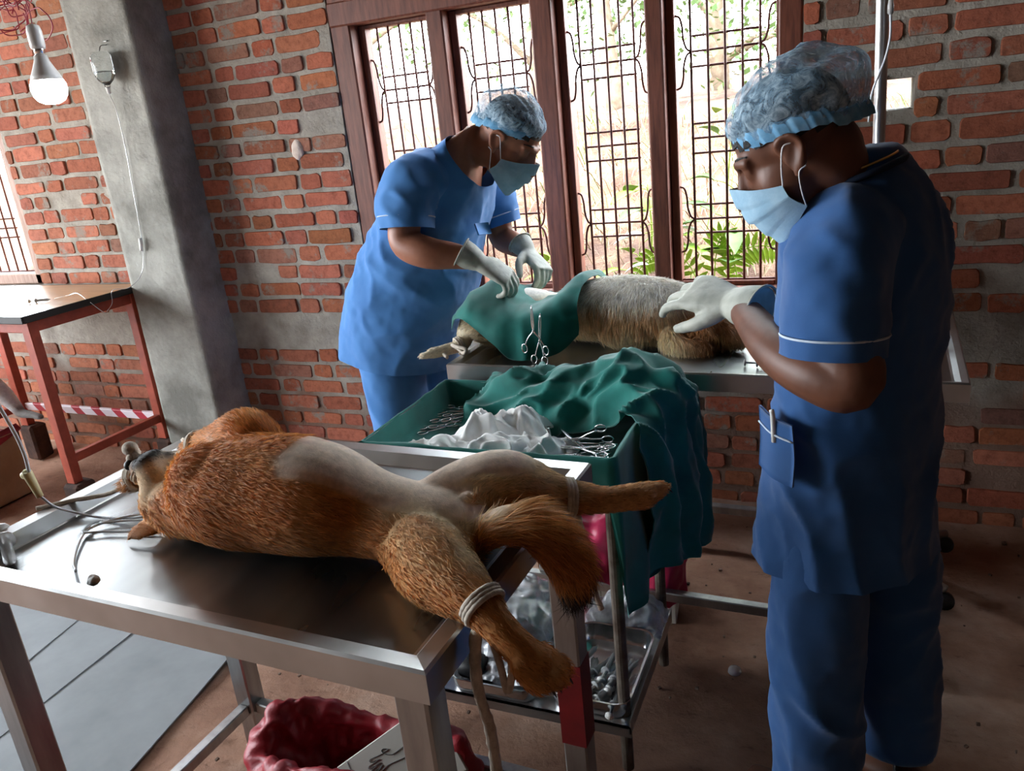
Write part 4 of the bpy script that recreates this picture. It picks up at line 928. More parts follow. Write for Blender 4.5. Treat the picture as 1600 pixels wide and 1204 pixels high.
def dog1_col(V, N):
    c = np.tile(lin('#cf8a48'), (len(V), 1)); c = mixc(c, lin('#e6b678'), sstep(-.3, .5, fbm(V, 9, 3))*.6)
    c = mixc(c, lin('#c9a070'), near_line(V, far_hind, .02, .09)*.6); c = mixc(c, lin('#b9854c'), near_line(V, near_hind, .0, .09)*.5)
    bn = N@np.array([0, .3, .95]); bx = sstep(-.865, -.82, V[:, 0]+.03*fbm(V, 18, 2))*(1-sstep(-.51, -.46, V[:, 0]))
    cream = sstep(.05, .45, bn+.1*fbm(V, 14, 2))*sstep(-.74, -.64, V[:, 0])*(1-sstep(-.5, -.45, V[:, 0])); cream *= 1-.75*near_line(V, near_hind[:4], .05, .085)*(V[:, 1] < .95); c = mixc(c, lin('#e3cda6'), cream*.95); c = mixc(c, lin('#e3cda6'), near_line(V, far_hind[:3], .05, .1)*sstep(.0, .4, N[:, 2])*.8); c = mixc(c, lin('#ead8b6'), near_line(V, [(-.56, .965, .99), (-.51, .93, .98), (-.49, .9, .96)], .02, .05)*.85)
    sh = sstep(.38, .62, bn+.12*fbm(V, 20, 2))*bx*(1-near_line(V, far_hind[2:], .05, .09))*(1-near_line(V, near_hind[:5], .058, .08))
    pink = mixc(np.tile(lin('#f2dcc8'), (len(V), 1)), lin('#cc8f84'), sstep(-.15, .4, fbm(V, 13, 3, 5))*.9); c = mixc(c, pink, sh)
    th = near_line(V, [(-1.17, 1.01, 1.01), (-1.13, 1.02, 1.0), (-1.1, 1.03, .985)], .042, .072); c = mixc(c, lin('#f0e6d2'), th*.95); c = mixc(c, lin('#ddc7a2'), near(V, (-1.175, .965, .98), .025, .06)*.7); c = mixc(c, lin('#8a7a6c'), near(V, (-1.232, .984, 1.005), .014, .03))
    c = mixc(c, lin('#1f1b1a'), np.maximum(near(V, (-1.199, .981, 1.026), .026, .04), near_line(V, [(-1.2, .99, 1.022), (-1.17, 1.005, 1.014)], .012, .02)*.9)); c = mixc(c, lin('#b98d6a'), near_line(V, near_fore[3:], .02, .05)*.7)
    c = mixc(c, lin('#8a4f30'), near(V, (-1.225, .93, .888), .015, .04)*.5)
    tl = near_line(V, tail[1:], .03, .06); tw = sstep(.0, .055, -(V[:, 0]+.43)*.0+(V[:, 2]-.0)*0+near_line(V, [(-.42, 1.06, .86), (-.41, 1.08, .82), (-.42, 1.1, .77)], .01, .07))
    c = mixc(c, lin('#120d0a'), np.clip(near_line(V, [(-.412, 1.08, .815), (-.42, 1.1, .775)], .02, .07)*1.2, 0, 1)*tl)
    return c, sh
N = vnormals(V, F); col, sh = dog1_col(V, N)
dog = empty('dog', (-.85, 1.0, .874), 'ginger dog lying belly up on the steel table, its belly shaved and legs tied', 'dog')
mk('body', (V, F), M['fur'], dog, True, col=col)
def d1_len(V):
    l = np.full(len(V), .019); l += .03*near_line(V, tail[1:], .03, .06); l *= 1-.94*sstep(.02, .3, sh); l *= 1-.6*near(V, (-1.2, .985, 1.0), .05, .09)
    l *= 1-.45*near_line(V, near_hind[4:], .03, .05); l *= 1-.45*near_line(V, far_hind[4:], .03, .05); l *= 1-.6*near(V, (-1.21, .94, .892), .03, .05); return l
def line_flow(V, lines, base):
    o = np.tile(np.array(base, float), (len(V), 1)); best = np.full(len(V), .085)
    for Ln in lines:
        Q = cat(np.array(Ln, float), 5); T = np.gradient(Q, axis=0); T /= np.linalg.norm(T, axis=1)[:, None]
        D = np.linalg.norm(V[:, None]-Q[None], axis=2); j = D.argmin(1); dm = D.min(1); m = dm < best; o[m] = T[j[m]]; best = np.minimum(best, dm)
    return o
fur('fur', V, F, col, dog, 62000, d1_len, lambda V: line_flow(V, [near_hind, far_hind, tail, far_fore, near_fore], (1, 0, -.25)), w=.00075, seed=2, var=.2, lift=.42)
for i, (p, s) in enumerate((((-.352, .817, .842), (.3, .95, -.1)), ((-.308, 1.238, .908), (.6, .75, .3)))):
    s = np.array(s)/np.linalg.norm(s); d = np.array([.8, 0, -.6]) if i == 0 else np.array([.8, .5, -.15])
    for o_ in (-1.4, -.5, .5, 1.4): mk('claw', loft([np.array(p)+s*o_*.013+d*.004, np.array(p)+s*o_*.013+d*.012+(0, 0, -.003), np.array(p)+s*o_*.013+d*.017+(0, 0, -.008)], [.0028, .002, .0006], n=7, k=2), M['blackrub'], dog)
mk('nose', ball((-1.244, .983, 1.005), (.01, .012, .01)), M['blackrub'], dog)

# pale dog under the window
P2 = [(-1.08, 2.36, .945), (-.97, 2.34, .955), (-.86, 2.335, .945), (-.72, 2.33, .964), (-.6, 2.33, .964), (-.5, 2.335, .955), (-.42, 2.33, .935), (-.36, 2.3, .92)]
hl = [(-1.05, 2.25, .94), (-1.09, 2.2, .95), (-1.125, 2.185, .925), (-1.13, 2.165, .895), (-1.17, 2.13, .885), (-1.215, 2.1, .875)]
P = [loft(P2, [.09, .09, .085, .112, .115, .1, .075, .06], [.075, .075, .068, .09, .093, .08, .06, .05], n=26), ball((-.55, 2.3, .95), (.1, .09, .085)), ball((-.62, 2.27, .93), (.12, .07, .06)),
     ball((-.4, 2.27, .92), (.07, .058, .05)), loft([(-.37, 2.26, .915), (-.32, 2.245, .9), (-.285, 2.24, .893)], [.045, .032, .022], [.04, .028, .02], n=16), loft([(-.42, 2.24, .955), (-.395, 2.215, .945), (-.365, 2.21, .92)], [.02, .026, .008], [.008, .007, .005], n=12),
     loft([(-.5, 2.25, .92), (-.48, 2.21, .9), (-.44, 2.19, .89), (-.38, 2.2, .885)], [.04, .032, .024, .02], n=14), loft(hl, [.07, .055, .032, .022, .02, .024], n=16), loft([(-1.08, 2.5, .92), (-1.13, 2.52, .9), (-1.2, 2.5, .885)], [.05, .03, .02], n=14), ball((-1.02, 2.3, .935), (.09, .08, .07))]
P += paw(((-1.19, 2.115, .88), (-1.228, 2.093, .872)), (-.5, -.8, .3), .011)
V, F = remesh(P, .007, 4); V[:, 2] = np.maximum(V[:, 2], np.where(V[:, 1] > 2.03, .8695, -9)); N = vnormals(V, F)
c = np.tile(lin('#f4e0b8'), (len(V), 1)); zz = V[:, 2]+.02*fbm(V, 7, 2)
tan = .8*(sstep(.9, .95, zz)*(1-sstep(.985, 1.02, zz)))*sstep(-.25, .25, fbm(V*np.array([1, 1, .5]), 8, 2, 3)); c = mixc(c, lin('#cf9a5c'), tan*.8); c = mixc(c, lin('#fbf6ec'), sstep(.985, 1.03, zz))
c = mixc(c, lin('#b57a42'), near(V, (-.37, 2.25, .91), .07, .13)*.85); c = mixc(c, lin('#e6dcc4'), near_line(V, hl, .04, .08))
dog2 = empty('dog', (-.7, 2.33, .868), 'long-haired cream dog under a green drape on the table by the window', 'dog')
mk('body', (V, F), M['fur'], dog2, True, col=c)
def d2_len(V): return (.042*(1-.75*near_line(V, hl, .03, .07))*(1-.5*near(V, (-.3, 2.24, .895), .02, .06)))*np.where((V[:, 0] < -.83) & (V[:, 2] > .93) & (V[:, 1] > 2.2), .0, 1)*np.where(V[:, 2] < .876, .6, 1)
fur('fur', V, F, c, dog2, 42000, d2_len, lambda V: line_flow(V, [hl], (.15, -.35, -.9))+.35*np.stack([vnoise(V, 14, 1), vnoise(V, 14, 2), 0*V[:, 0]], 1), w=.0009, seed=5, lift=.3, var=.2)

# white dog: only a hind leg reaches into view above the lined carton
# ------------------------------------------------------------------ ropes and ties
def rope(name, pts, r, label, group=None, cat_='rope', extra=()):
    VF = tube(pts, r, 9, 8); VF = displace(VF, lambda V: r*.3*fbm(V, 260, 2)); parts = [VF]+list(extra); return mk(name, join(*parts), M['rope'], None, True, label=label, cat=cat_, group=group)
def coil(c, d, r, n=3, w=.004, pitch=.006):
    x, y, z = axes(d, (0.1, .2, 1)); t = np.linspace(0, 2*PI*n, 16*n); return tube(np.array(c)+np.outer(np.cos(t)*r, y)+np.outer(np.sin(t)*r, z)+np.outer((t/(2*PI)-n/2)*pitch, x), w, 7, 1)
rope('bandage_tie', [(-.452, .822, .92), (-.462, .815, .88), (-.46, .8, .82), (-.452, .805, .74), (-.447, .8, .66)], .0085, 'pale bandage rope tied round the hind leg nearest the table corner, its long end hanging', 'ties on the ginger dog', extra=[coil((-.456, .837, .924), (.55, -.3, -.35), .031, 3, .0045), tube([(-.445, .822, .9), (-.425, .806, .86), (-.415, .8, .82), (-.408, .806, .85), (-.412, .814, .89)], .0055, 8, 6), tube([(-.447, .8, .66), (-.445, .802, .62), (-.44, .8, .58)], .009, 8, 4)])
rope('bandage_tie', [(-.43, 1.165, .905), (-.425, 1.17, .86), (-.42, 1.172, .8), (-.412, 1.175, .74), (-.402, 1.178, .7)], .0055, 'thin bandage rope tied round the outstretched hind leg beside the cart', 'ties on the ginger dog', extra=[coil((-.44, 1.163, .928), (.5, .3, -.1), .031, 3, .0038)])
rope('bandage_tie', [(-1.25, 1.15, .985), (-1.31, 1.2, .94), (-1.37, 1.25, .912), (-1.46, 1.31, .905)], .005, 'white bandage knot binding a forepaw to the table corner near the concrete column', 'ties on the ginger dog', extra=[coil((-1.235, 1.145, .978), (-.5, .2, -.25), .027, 3, .004), coil((-1.37, 1.25, .914), (.4, .5, .2), .018, 3, .006), coil((-1.385, 1.262, .918), (.1, .5, .7), .014, 3, .006), tube([(-1.37, 1.25, .92), (-1.35, 1.28, .935), (-1.39, 1.3, .93), (-1.4, 1.26, .92)], .006, 8, 5)])
rope('bandage_tie', [(-1.34, 1.06, .93), (-1.4, 1.04, .902), (-1.46, 1.0, .9), (-1.5, .95, .903)], .0045, 'cord running from a tied forepaw behind the muzzle over the tray rim', 'ties on the ginger dog', extra=[coil((-1.335, 1.06, .935), (-.6, 0, -.2), .025, 3, .004)])
rope('muzzle_tie', [(-1.235, .995, 1.012), (-1.245, 1.0, 1.024), (-1.252, 1.001, 1.032)], .01, 'white gauze wad tied at the tip of the ginger dog muzzle', None, 'bandage', extra=[coil((-1.207, .986, .996), (-.75, .0, .6), .031, 2, .0022), ball((-1.254, 1.0, 1.03), (.016, .014, .014)), ball((-1.246, .992, 1.014), (.011, .01, .011))])
rope('bandage_tie', [(-1.15, 2.13, .9), (-1.12, 2.1, .905), (-1.085, 2.09, .9), (-1.1, 2.1, .885), (-1.14, 2.13, .892), (-1.17, 2.11, .88), (-1.15, 2.085, .875)], .006, 'white bandage bow on the hind leg of the pale dog', None, 'rope', extra=[coil((-1.14, 2.155, .892), (-.5, -.5, -.2), .026, 3, .004)])
rope('bandage_tail', [(-1.062, 2.03, .83), (-1.06, 2.022, .8), (-1.052, 2.02, .775), (-1.048, 2.02, .76)], .005, 'short white bandage end hanging under the operating table corner', None, 'rope')

# ------------------------------------------------------------------ surgical drape over the pale dog
R_ = [[(-1.16, 2.44, .93), (-1.155, 2.3, .985), (-1.165, 2.2, .975), (-1.155, 2.165, .94)], [(-1.09, 2.46, 1.0), (-1.085, 2.28, 1.05), (-1.105, 2.16, 1.02), (-1.105, 2.12, .985)], [(-1.02, 2.46, 1.01), (-1.025, 2.28, 1.062), (-1.005, 2.12, 1.0), (-.985, 2.07, .925)],
      [(-.93, 2.46, .98), (-.935, 2.28, 1.0), (-.92, 2.12, .985), (-.925, 2.06, .88)], [(-.85, 2.47, 1.0), (-.85, 2.28, 1.01), (-.84, 2.14, 1.0), (-.845, 2.085, .876)], [(-.78, 2.48, 1.05), (-.78, 2.28, 1.068), (-.78, 2.17, 1.01), (-.795, 2.14, .89)], [(-.735, 2.48, 1.0), (-.735, 2.29, 1.068), (-.75, 2.185, 1.02), (-.76, 2.185, .925)]]
G = dense(np.array(R_), 10, 12); q = G.reshape(-1, 3); Nn = gnormals(G); sgn = 1 if Nn[..., 2].mean() > 0 else -1
fold = (1-np.abs(vnoise(np.stack([q[:, 0]*16+q[:, 1]*5, q[:, 2]*5+q[:, 1]*3, 0*q[:, 0]], 1), 1, 4))*2)*.008+fbm(q, 26, 2, 3)*.004
G = G+Nn*sgn*(fold.reshape(G.shape[:2])[..., None]+.004)
mk('surgical_drape', thick(G, .0022), M['green'], None, True, label='green surgical drape spread over the rear of the pale dog', cat='drape', sharp=70)

# ------------------------------------------------------------------ instrument cart
cart = empty('instrument_cart', (-.77, 1.73, 0), 'worn steel instrument cart lined with green cloth between the two steel tables', 'cart')
X0, X1, Y0, Y1c, ZR = -1.095, -.462, 1.502, 1.965, .842
def bmk(nm, VF, m, p=None, **k): return mk(nm, VF, m, p or cart, False, **k)
wall = [bbox((X0, Y0, ZR-.075), (X0+.004, Y1c, ZR)), bbox((X1-.004, Y0, ZR-.075), (X1, Y1c, ZR)), bbox((X0, Y0, ZR-.075), (X1, Y0+.004, ZR)), bbox((X0, Y1c-.004, ZR-.075), (X1, Y1c, ZR)), bbox((X0, Y0, ZR-.08), (X1, Y1c, ZR-.074))]
bmk('tray', join(*wall), M['steel'])
for x in (X0+.015, X1-.015):
    for y in (Y0+.012, Y1c-.045): bmk('leg', loft([(x, y, .01), (x, y, .4), (x, y, ZR-.08)], .0145, n=14, tip=False), M['old_pipe'])
bmk('shelf', join(bbox((X0+.005, Y0-.03, .165), (X1+.01, Y1c-.03, .171)), bbox((X0+.005, Y0-.03, .14), (X1+.01, Y0-.026, .171)), bbox((X1+.006, Y0-.03, .15), (X1+.01, Y1c-.03, .19)), bbox((X0+.005, Y1c-.034, .14), (X1+.01, Y1c-.03, .19))), M['steel'])
# cloth lining
n = 150; per = []
for t in np.linspace(0, 4, n+1)[:-1]:
    k = int(t); u = t-k; A = [(X0, Y0), (X1, Y0), (X1, Y1c), (X0, Y1c)]; a, b = np.array(A[k]), np.array(A[(k+1) % 4]); per.append(a+(b-a)*u)
per = np.array(per); ctr = np.array([(X0+X1)/2, (Y0+Y1c)/2]); half = np.array([(X1-X0)/2, (Y1c-Y0)/2])
def ringp(off, z): return np.column_stack([ctr+(per-ctr)*(1+off/half), np.broadcast_to(z, n)])
right = sstep(X1-.03, X1-.005, per[:, 0]); hem = ZR-.07-.3*right
rows = [ringp(-.21, ZR-.07), ringp(-.12, ZR-.07), ringp(-.05, ZR-.068), ringp(-.022, ZR-.06), ringp(-.012, ZR-.03), ringp(-.006, ZR-.002), ringp(0, ZR+.005), ringp(.007, ZR-.002)]
for t in (.25, .5, .75, 1): rows.append(ringp(.01+.02*t*right[:, None], ZR-.004+(hem-ZR)*t))
G = np.array(rows).transpose(1, 0, 2); G = np.stack([cat(g, 4) for g in np.concatenate([G, G[:1]])]); q = G.reshape(-1, 3)
out = sstep(.0, .04, np.maximum(np.abs(q[:, 0]-ctr[0])-half[0], np.abs(q[:, 1]-ctr[1])-half[1])+.008)
w = fbm(q, 11, 3, 2)*.006+np.sin(q[:, 1]*38+q[:, 2]*3+fbm(q, 5, 2)*4)*.013*out*sstep(ZR, ZR-.3, q[:, 2]); Nn = gnormals(G)
G = G+Nn*w.reshape(G.shape[:2])[..., None]; V, F = grid(G)
V2, F2 = thick(G, .002); mk('cart_lining', (V2, F2), M['green'], None, True, label='green cloth lining the cart tray and folded over its edges', cat='drape')
# bunched drape over the back corner
H_ = [[(-.97, 1.76, .79), (-.96, 1.81, .81), (-.95, 1.89, .83), (-.95, 1.96, .84)], [(-.86, 1.75, .79), (-.85, 1.81, .84), (-.84, 1.88, .885), (-.85, 1.97, .86)], [(-.75, 1.75, .79), (-.74, 1.81, .85), (-.73, 1.87, .915), (-.74, 1.98, .86)], [(-.64, 1.745, .79), (-.63, 1.8, .835), (-.62, 1.87, .90), (-.63, 1.99, .86)], [(-.55, 1.73, .82), (-.54, 1.79, .88), (-.53, 1.87, .945), (-.53, 1.99, .88)],
      [(-.47, 1.69, .86), (-.455, 1.76, .885), (-.44, 1.86, .935), (-.45, 1.99, .88)], [(-.425, 1.61, .83), (-.4, 1.72, .845), (-.375, 1.85, .86), (-.4, 1.99, .82)], [(-.415, 1.6, .7), (-.375, 1.71, .7), (-.345, 1.84, .7), (-.375, 1.98, .68)], [(-.415, 1.6, .56), (-.375, 1.71, .54), (-.34, 1.83, .53), (-.37, 1.96, .53)], [(-.42, 1.6, .5), (-.38, 1.7, .485), (-.345, 1.82, .475), (-.375, 1.94, .48)]]
G = dense(np.array(H_), 14, 24); q = G.reshape(-1, 3); Nn = gnormals(G)
if Nn[..., 2].mean() < 0: Nn = -Nn
w = q+.03*np.stack([vnoise(q, 9, k) for k in (1, 2, 3)], 1)
r1 = 1-2*np.abs(vnoise(np.stack([w[:, 0]*8+w[:, 1]*10, w[:, 1]*9-w[:, 0]*6, w[:, 2]*4], 1), 1.15, 8))**.7; r2 = 1-2*np.abs(vnoise(np.stack([w[:, 0]*15-w[:, 1]*9, w[:, 1]*16+w[:, 2]*5, w[:, 2]*5], 1), 1.3, 2))**.7
r3 = np.sin(w[:, 1]*62+w[:, 0]*20+2.5*vnoise(q, 8, 5)); hang = 1-sstep(.78, .88, q[:, 2])
G = G+Nn*((r1*.026+r2*.015)*(1-.55*hang)+r3*.012*hang+fbm(q, 34, 2)*.003).reshape(G.shape[:2])[..., None]
mk('crumpled_drape', thick(G, .0025), M['green'], None, True, label='crumpled green drape heaped over the cart corner and hanging down its side', cat='drape')
# ------------------------------------------------------------------ instruments
def ringloop(c, r, w, nrm, n=22):
    x, y, z = axes(nrm, (.13, .2, 1)); t = np.linspace(0, 2*PI, n); return tube(np.array(c)+np.outer(np.cos(t)*r*1.25, y)+np.outer(np.sin(t)*r, z), w, 7, 1)
def forceps_proto(label, group, m, L=.14, spread=.02, cat_='forceps', broad=False):
    o = empty('forceps' if cat_ == 'forceps' else 'scissors', (0, 0, 0), label, cat_, group)
    for s in (1, -1):
        h = L*.38; p = [(L-h, s*.001, .0), (L*.3, s*.0035, 0), (0, s*.0, 0), (-h*.5, -s*spread*.45, 0), (-h, -s*spread*.75, 0)]
        parts = [loft(p, [.0012, .003 if broad else .0022, .0034, .0022, .002], [.0012, .0022, .0024, .002, .002], n=8, k=4)]
        c = (-h-.013, -s*(spread*.75+.004), 0); t = np.linspace(0, 2*PI, 23); parts.append(tube([(c[0]+.0145*math.cos(a), c[1]+.0105*math.sin(a), 0) for a in t], .002, 7, 1))
        mk('ring_arm', join(*parts), m, o)
    mk('screw', lathe([(.003, -.003), (.003, .003), (.0015, .0038)], n=10), m, o); return o
def place(proto, n, first, pts, label=None):
    out = []
    for i, (p, rot) in enumerate(pts):
        o = proto if (first and i == 0) else copy_tree(proto)
        o.location = p; o.rotation_euler = rot
        if label: o['label'] = label[i] if isinstance(label, list) else label
        out.append(o)
    return out
lb = 'steel ring-handled forceps in the pile on green cloth farther from the crumpled drape'
fp = forceps_proto(lb, 'forceps piled behind the gauze', M['steel_bright'])
r = np.random.default_rng(12); zb = ZR-.066
place(fp, 0, True, [((-1.005, 1.77, zb+.004), (0, 0, .55)), ((-.985, 1.80, zb+.009), (.05, -.03, .35)), ((-.995, 1.84, zb+.005), (0, 0, .2)), ((-.975, 1.865, zb+.012), (-.06, -.05, .62)), ((-1.0, 1.88, zb+.007), (0, 0, -.15)), ((-.96, 1.83, zb+.016), (.03, -.06, .8))])
sc_ = forceps_proto('long bright scissors lying behind the gauze with blades toward the crumpled drape', None, M['steel_bright'], .17, .024, 'scissors', True); sc_.location = (-.935, 1.905, zb+.014); sc_.rotation_euler = (0, -.03, -.12)
lb2 = 'steel ring-handled forceps in the heap at the cart corner beside the gauze'
f3 = copy_tree(fp); f3['label'] = lb2; f3['group'] = 'forceps heaped at the cart corner'
place(f3, 0, True, [((-.6, 1.65, zb+.006), (0, 0, PI)), ((-.605, 1.675, zb+.01), (.1, .04, PI-.15)), ((-.595, 1.63, zb+.013), (-.1, .05, PI+.18)), ((-.585, 1.66, zb+.02), (.3, .12, PI+.05)), ((-.61, 1.7, zb+.012), (0, .05, PI-.3)), ((-.58, 1.64, zb+.026), (-.2, .1, PI-.25))])
f4 = copy_tree(fp); f4['label'] = 'bright forceps with one ring handle standing up above the heap at the cart corner'; del f4['group']; f4.location = (-.598, 1.685, zb+.032); f4.rotation_euler = (1.15, .28, PI-.1)
tw = mk('tweezers', join(loft([(-.655, 1.735, zb+.028), (-.62, 1.7, zb+.02), (-.585, 1.668, zb+.014)], [.0022, .0045, .002], [.001, .0012, .001], n=8), loft([(-.66, 1.73, zb+.033), (-.625, 1.695, zb+.027), (-.585, 1.668, zb+.016)], [.0022, .0045, .002], [.001, .0012, .001], n=8)), M['steel_bright'], None, True, label='straight steel tweezers slanting across the instrument heap at the cart corner', cat='tweezers')
mk('scalpel_handle', join(loft([(-.645, 1.63, zb+.02), (-.662, 1.655, zb+.045), (-.672, 1.668, zb+.06)], [.003, .0035, .005], [.0015, .002, .003], n=8)), M['steel'], None, True, label='slim steel instrument with a dark spoon tip propped on the gauze end', cat='instrument')
# towel clamps on the drape
dc = forceps_proto('silver forceps hanging clamped to the fold of the green surgical drape', None, M['steel_bright'], .13, .05)
dc.location = (-.842, 2.05, .972); dc.rotation_euler = (PI/2-.25, -PI/2+.0, 0); dc.scale = (.9, .9, .9)
dd = copy_tree(fp); dd['label'] = 'second forceps hanging low in shadow against the green surgical drape'; del dd['group']; dd.location = (-.83, 2.062, .94); dd.rotation_euler = (PI/2-.2, -PI/2+.1, 0.1); dd.scale = (.9, .9, .9)

# gauze
def pad(c, s, seed, h=.03):
    n = 36; u = np.linspace(-1, 1, n); X, Y = np.meshgrid(u, u, indexing='ij'); q = np.stack([X.ravel(), Y.ravel(), np.full(X.size, seed*3.1)], 1)
    d = np.maximum(np.abs(X), np.abs(Y)); warp = .22*np.stack([vnoise(q, 2.2, seed), vnoise(q, 2.2, seed+7)], 1).reshape(n, n, 2)
    z = h*(1-d**2.2)+h*.5*((1-np.abs(vnoise(q, 1.5, seed+1))*2)).reshape(n, n)*(1-.4*d)+h*.22*((1-np.abs(vnoise(q, 3.6, seed+3))*2)).reshape(n, n)*(1-.3*d)
    G = np.stack([c[0]+(X+warp[..., 0])*s, c[1]+(Y+warp[..., 1])*s*.75, np.maximum(c[2]+z, zb+.002)], 2); return thick(G, .003)
gl = ['crumpled white gauze at the end of the pile nearest the bending surgeon', 'low white gauze wad at the front of the pile against the cart edge', 'tallest crumpled white gauze in the middle of the pile', 'white gauze with a standing peak behind the tallest wad', 'folded white gauze sheet leaning at the front middle of the pile', 'white gauze wad between the tall heap and the forceps', 'flat greyish gauze spread under the tweezers']
for i, (c, s, h) in enumerate([((-.985, 1.6, zb), .05, .025), ((-.9, 1.585, zb), .075, .04), ((-.835, 1.66, zb+.01), .085, .06), ((-.765, 1.71, zb+.012), .065, .055), ((-.775, 1.585, zb+.003), .08, .045), ((-.7, 1.63, zb), .065, .042), ((-.655, 1.69, zb), .05, .018)]):
    mk('gauze', pad(c, s, 3+i, h), M['gauze'], None, True, label=gl[i], cat='gauze', group='gauze pile on the cart')

# ------------------------------------------------------------------ shelf trays, syringes, plastic
def steel_dish(x0, x1, y0, y1, z, h, label):
    def rr(ins, zz, n=8, r=.035):
        P = []
        for (cx, cy_, a0) in ((x1-r, y1-r, 0), (x0+r, y1-r, PI/2), (x0+r, y0+r, PI), (x1-r, y0+r, 1.5*PI)):
            for k in range(n): a = a0+k*PI/2/(n-1); P.append((cx+(r-ins)*math.cos(a), cy_+(r-ins)*math.sin(a), zz))
        return P
    rows = [rr(.006, z), rr(.0, z+h*.3), rr(-.002, z+h), rr(-.007, z+h+.001), rr(-.007, z+h+.003), rr(-.001, z+h+.002), rr(.003, z+h*.3), rr(.01, z+.003)]
    n = len(rows[0]); V = [p for q in rows for p in q]; F = []
    for i in range(len(rows)-1):
        for j in range(n): a = i*n+j; b = i*n+(j+1) % n; F.append([a, b, b+n, a+n])
    F.append(list(range(n))[::-1]); F.append([(len(rows)-1)*n+j for j in range(n)])
    return mk('kidney_tray' if False else 'steel_dish', (np.array(V), F), M['steel_bright'], None, True, label=label, cat='tray', sharp=45)
zs = .1735
steel_dish(-.66, -.465, 1.485, 1.775, zs, .045, 'rectangular steel dish full of syringes on the cart shelf')
steel_dish(-.93, -.7, 1.475, 1.72, zs, .04, 'rectangular steel dish holding crumpled plastic on the cart shelf, behind the hanging bandage')
sy = empty('syringe', (0, 0, 0), 'used clear syringe lying in the steel dish on the cart shelf', 'syringe', 'syringes in the steel dish')
Rx = np.array(Matrix.Rotation(PI/2, 3, 'Y'))
mk('barrel', lathe([(.0065, -.03), (.0105, -.03), (.0105, -.027), (.0062, -.026), (.0062, .028), (.003, .031), (.0016, .039)], n=14, R=Rx), M['plastic_clear'], sy)
mk('plunger', lathe([(.009, -.062), (.009, -.059), (.0028, -.058), (.0028, -.01), (.0045, -.008)], n=12, R=Rx), M['plastic_white'], sy)
mk('stopper', lathe([(.0054, -.008), (.0056, -.003), (.0052, .001), (.001, .003)], n=12, R=Rx), M['blackrub'], sy)
r = np.random.default_rng(9); spots = []
for k in range(20): spots.append(((r.uniform(-.635, -.49), r.uniform(1.53, 1.67), zs+.012+.011*(k//7)), (0, r.uniform(-.12, .12), PI/2+r.uniform(-.5, .3))))
M['plastic_clear'].node_tree.nodes['Principled BSDF'].inputs['Transmission Weight'].default_value = .6
place(sy, 0, True, spots)
for o in [x for x in COL.objects if x.name.startswith('syringe')]: o.scale = (1.2, 1.2, 1.2)
def single_syringe(p, rot, label, s=1.0):
    o = copy_tree(sy); o['label'] = label; del o['group']; o.location = p; o.rotation_euler = rot; o.scale = (s, s, s); return o
single_syringe((-3.36, 2.44, .985), (0, 0, .35), 'empty syringe with a catheter on the pale top of the red table')
single_syringe((-.205, 2.085, .878), (0, 0, -.1), 'clear syringe on the operating table edge behind the forearm of the standing person')
single_syringe((-.245, 2.62, .878), (0, 0, .2), 'clear syringe at the window side of the operating table')
single_syringe((-1.415, .822, .893), (0, 0, -.55), 'large clear syringe at the corner of the steel table nearest the drip clamp', 1.7)
def film_mat():
    m, nt, b = newmat('thin clear polythene'); L = nt.links; b.inputs['Base Color'].default_value = (.85, .88, .92, 1); b.inputs['Roughness'].default_value = .18; b.inputs['Alpha'].default_value = .42; b.inputs['Specular IOR Level'].default_value = .9
    tc = node(nt, 'ShaderNodeTexCoord'); nz = node(nt, 'ShaderNodeTexNoise', i_Scale=24, i_Detail=5); L.new(tc.outputs['Object'], nz.inputs['Vector']); rr_ = ramp(nt, nz.outputs[0], [(.4, (.42,)*3+(1,)), (.65, (.9,)*3+(1,))]); L.new(rr_.outputs[0], b.inputs['Alpha']); return m
M['film'] = film_mat()
M['pinkfilm'] = mat('pink plastic bag', C('#b01d44'), C('#d23a62'), rough=.3, scale=8, spec=.6, bump=.2, bscale=30, bdist=.01)
M['redfilm'] = mat('red plastic bag', C('#7c0b19'), C('#a01526'), rough=.5, scale=8, spec=.6, bump=.25, bscale=30, bdist=.01)
M['card'] = mat('brown cardboard', C('#9b7a55'), C('#b08f68'), rough=.9, scale=6)
M['card_white'] = mat('white printed carton', C('#b9b4aa'), C('#cdc9c0'), rough=.8, scale=3)
M['ink'] = mat('grey printed ink', C('#6c6b6a'), C('#7c7b79'), rough=.8)
def crumple(name, ctrl, m, label, cat_, amp=.012, sc=14, seed=0, t=.0012, ku=14, kv=14, group=None):
    G = dense(np.array(ctrl, float), ku, kv); q = G.reshape(-1, 3); N = gnormals(G); w = ((1-np.abs(vnoise(q, sc, seed))*2)+.6*(1-np.abs(vnoise(q, sc*2.2, seed+4))*2))*amp
    return mk(name, thick(G+N*w.reshape(G.shape[:2])[..., None], t), m, None, True, label=label, cat=cat_, group=group, sharp=75)
def bump_bag(x0, x1, y0, y1, z0, h, k=5):
    C_ = []
    for i, u in enumerate(np.linspace(-1, 1, k)):
        C_.append([(x0+(x1-x0)*(u+1)/2, y0+(y1-y0)*(v+1)/2, z0+.012+h*(1-u*u*.9)*(1-v*v*.9)) for v in np.linspace(-1, 1, k)])
    return C_
crumple('plastic_bag', bump_bag(-.66, -.45, 1.79, 1.925, .175, .085), M['film'], 'crumpled clear plastic bag behind the dish of syringes', 'plastic bag', .012, 22, 3)
crumple('plastic_bag', bump_bag(-.94, -.72, 1.56, 1.9, .2, .12), M['film'], 'clear plastic bag spilling over the dish behind the tied paw', 'plastic bag', .014, 18, 6)
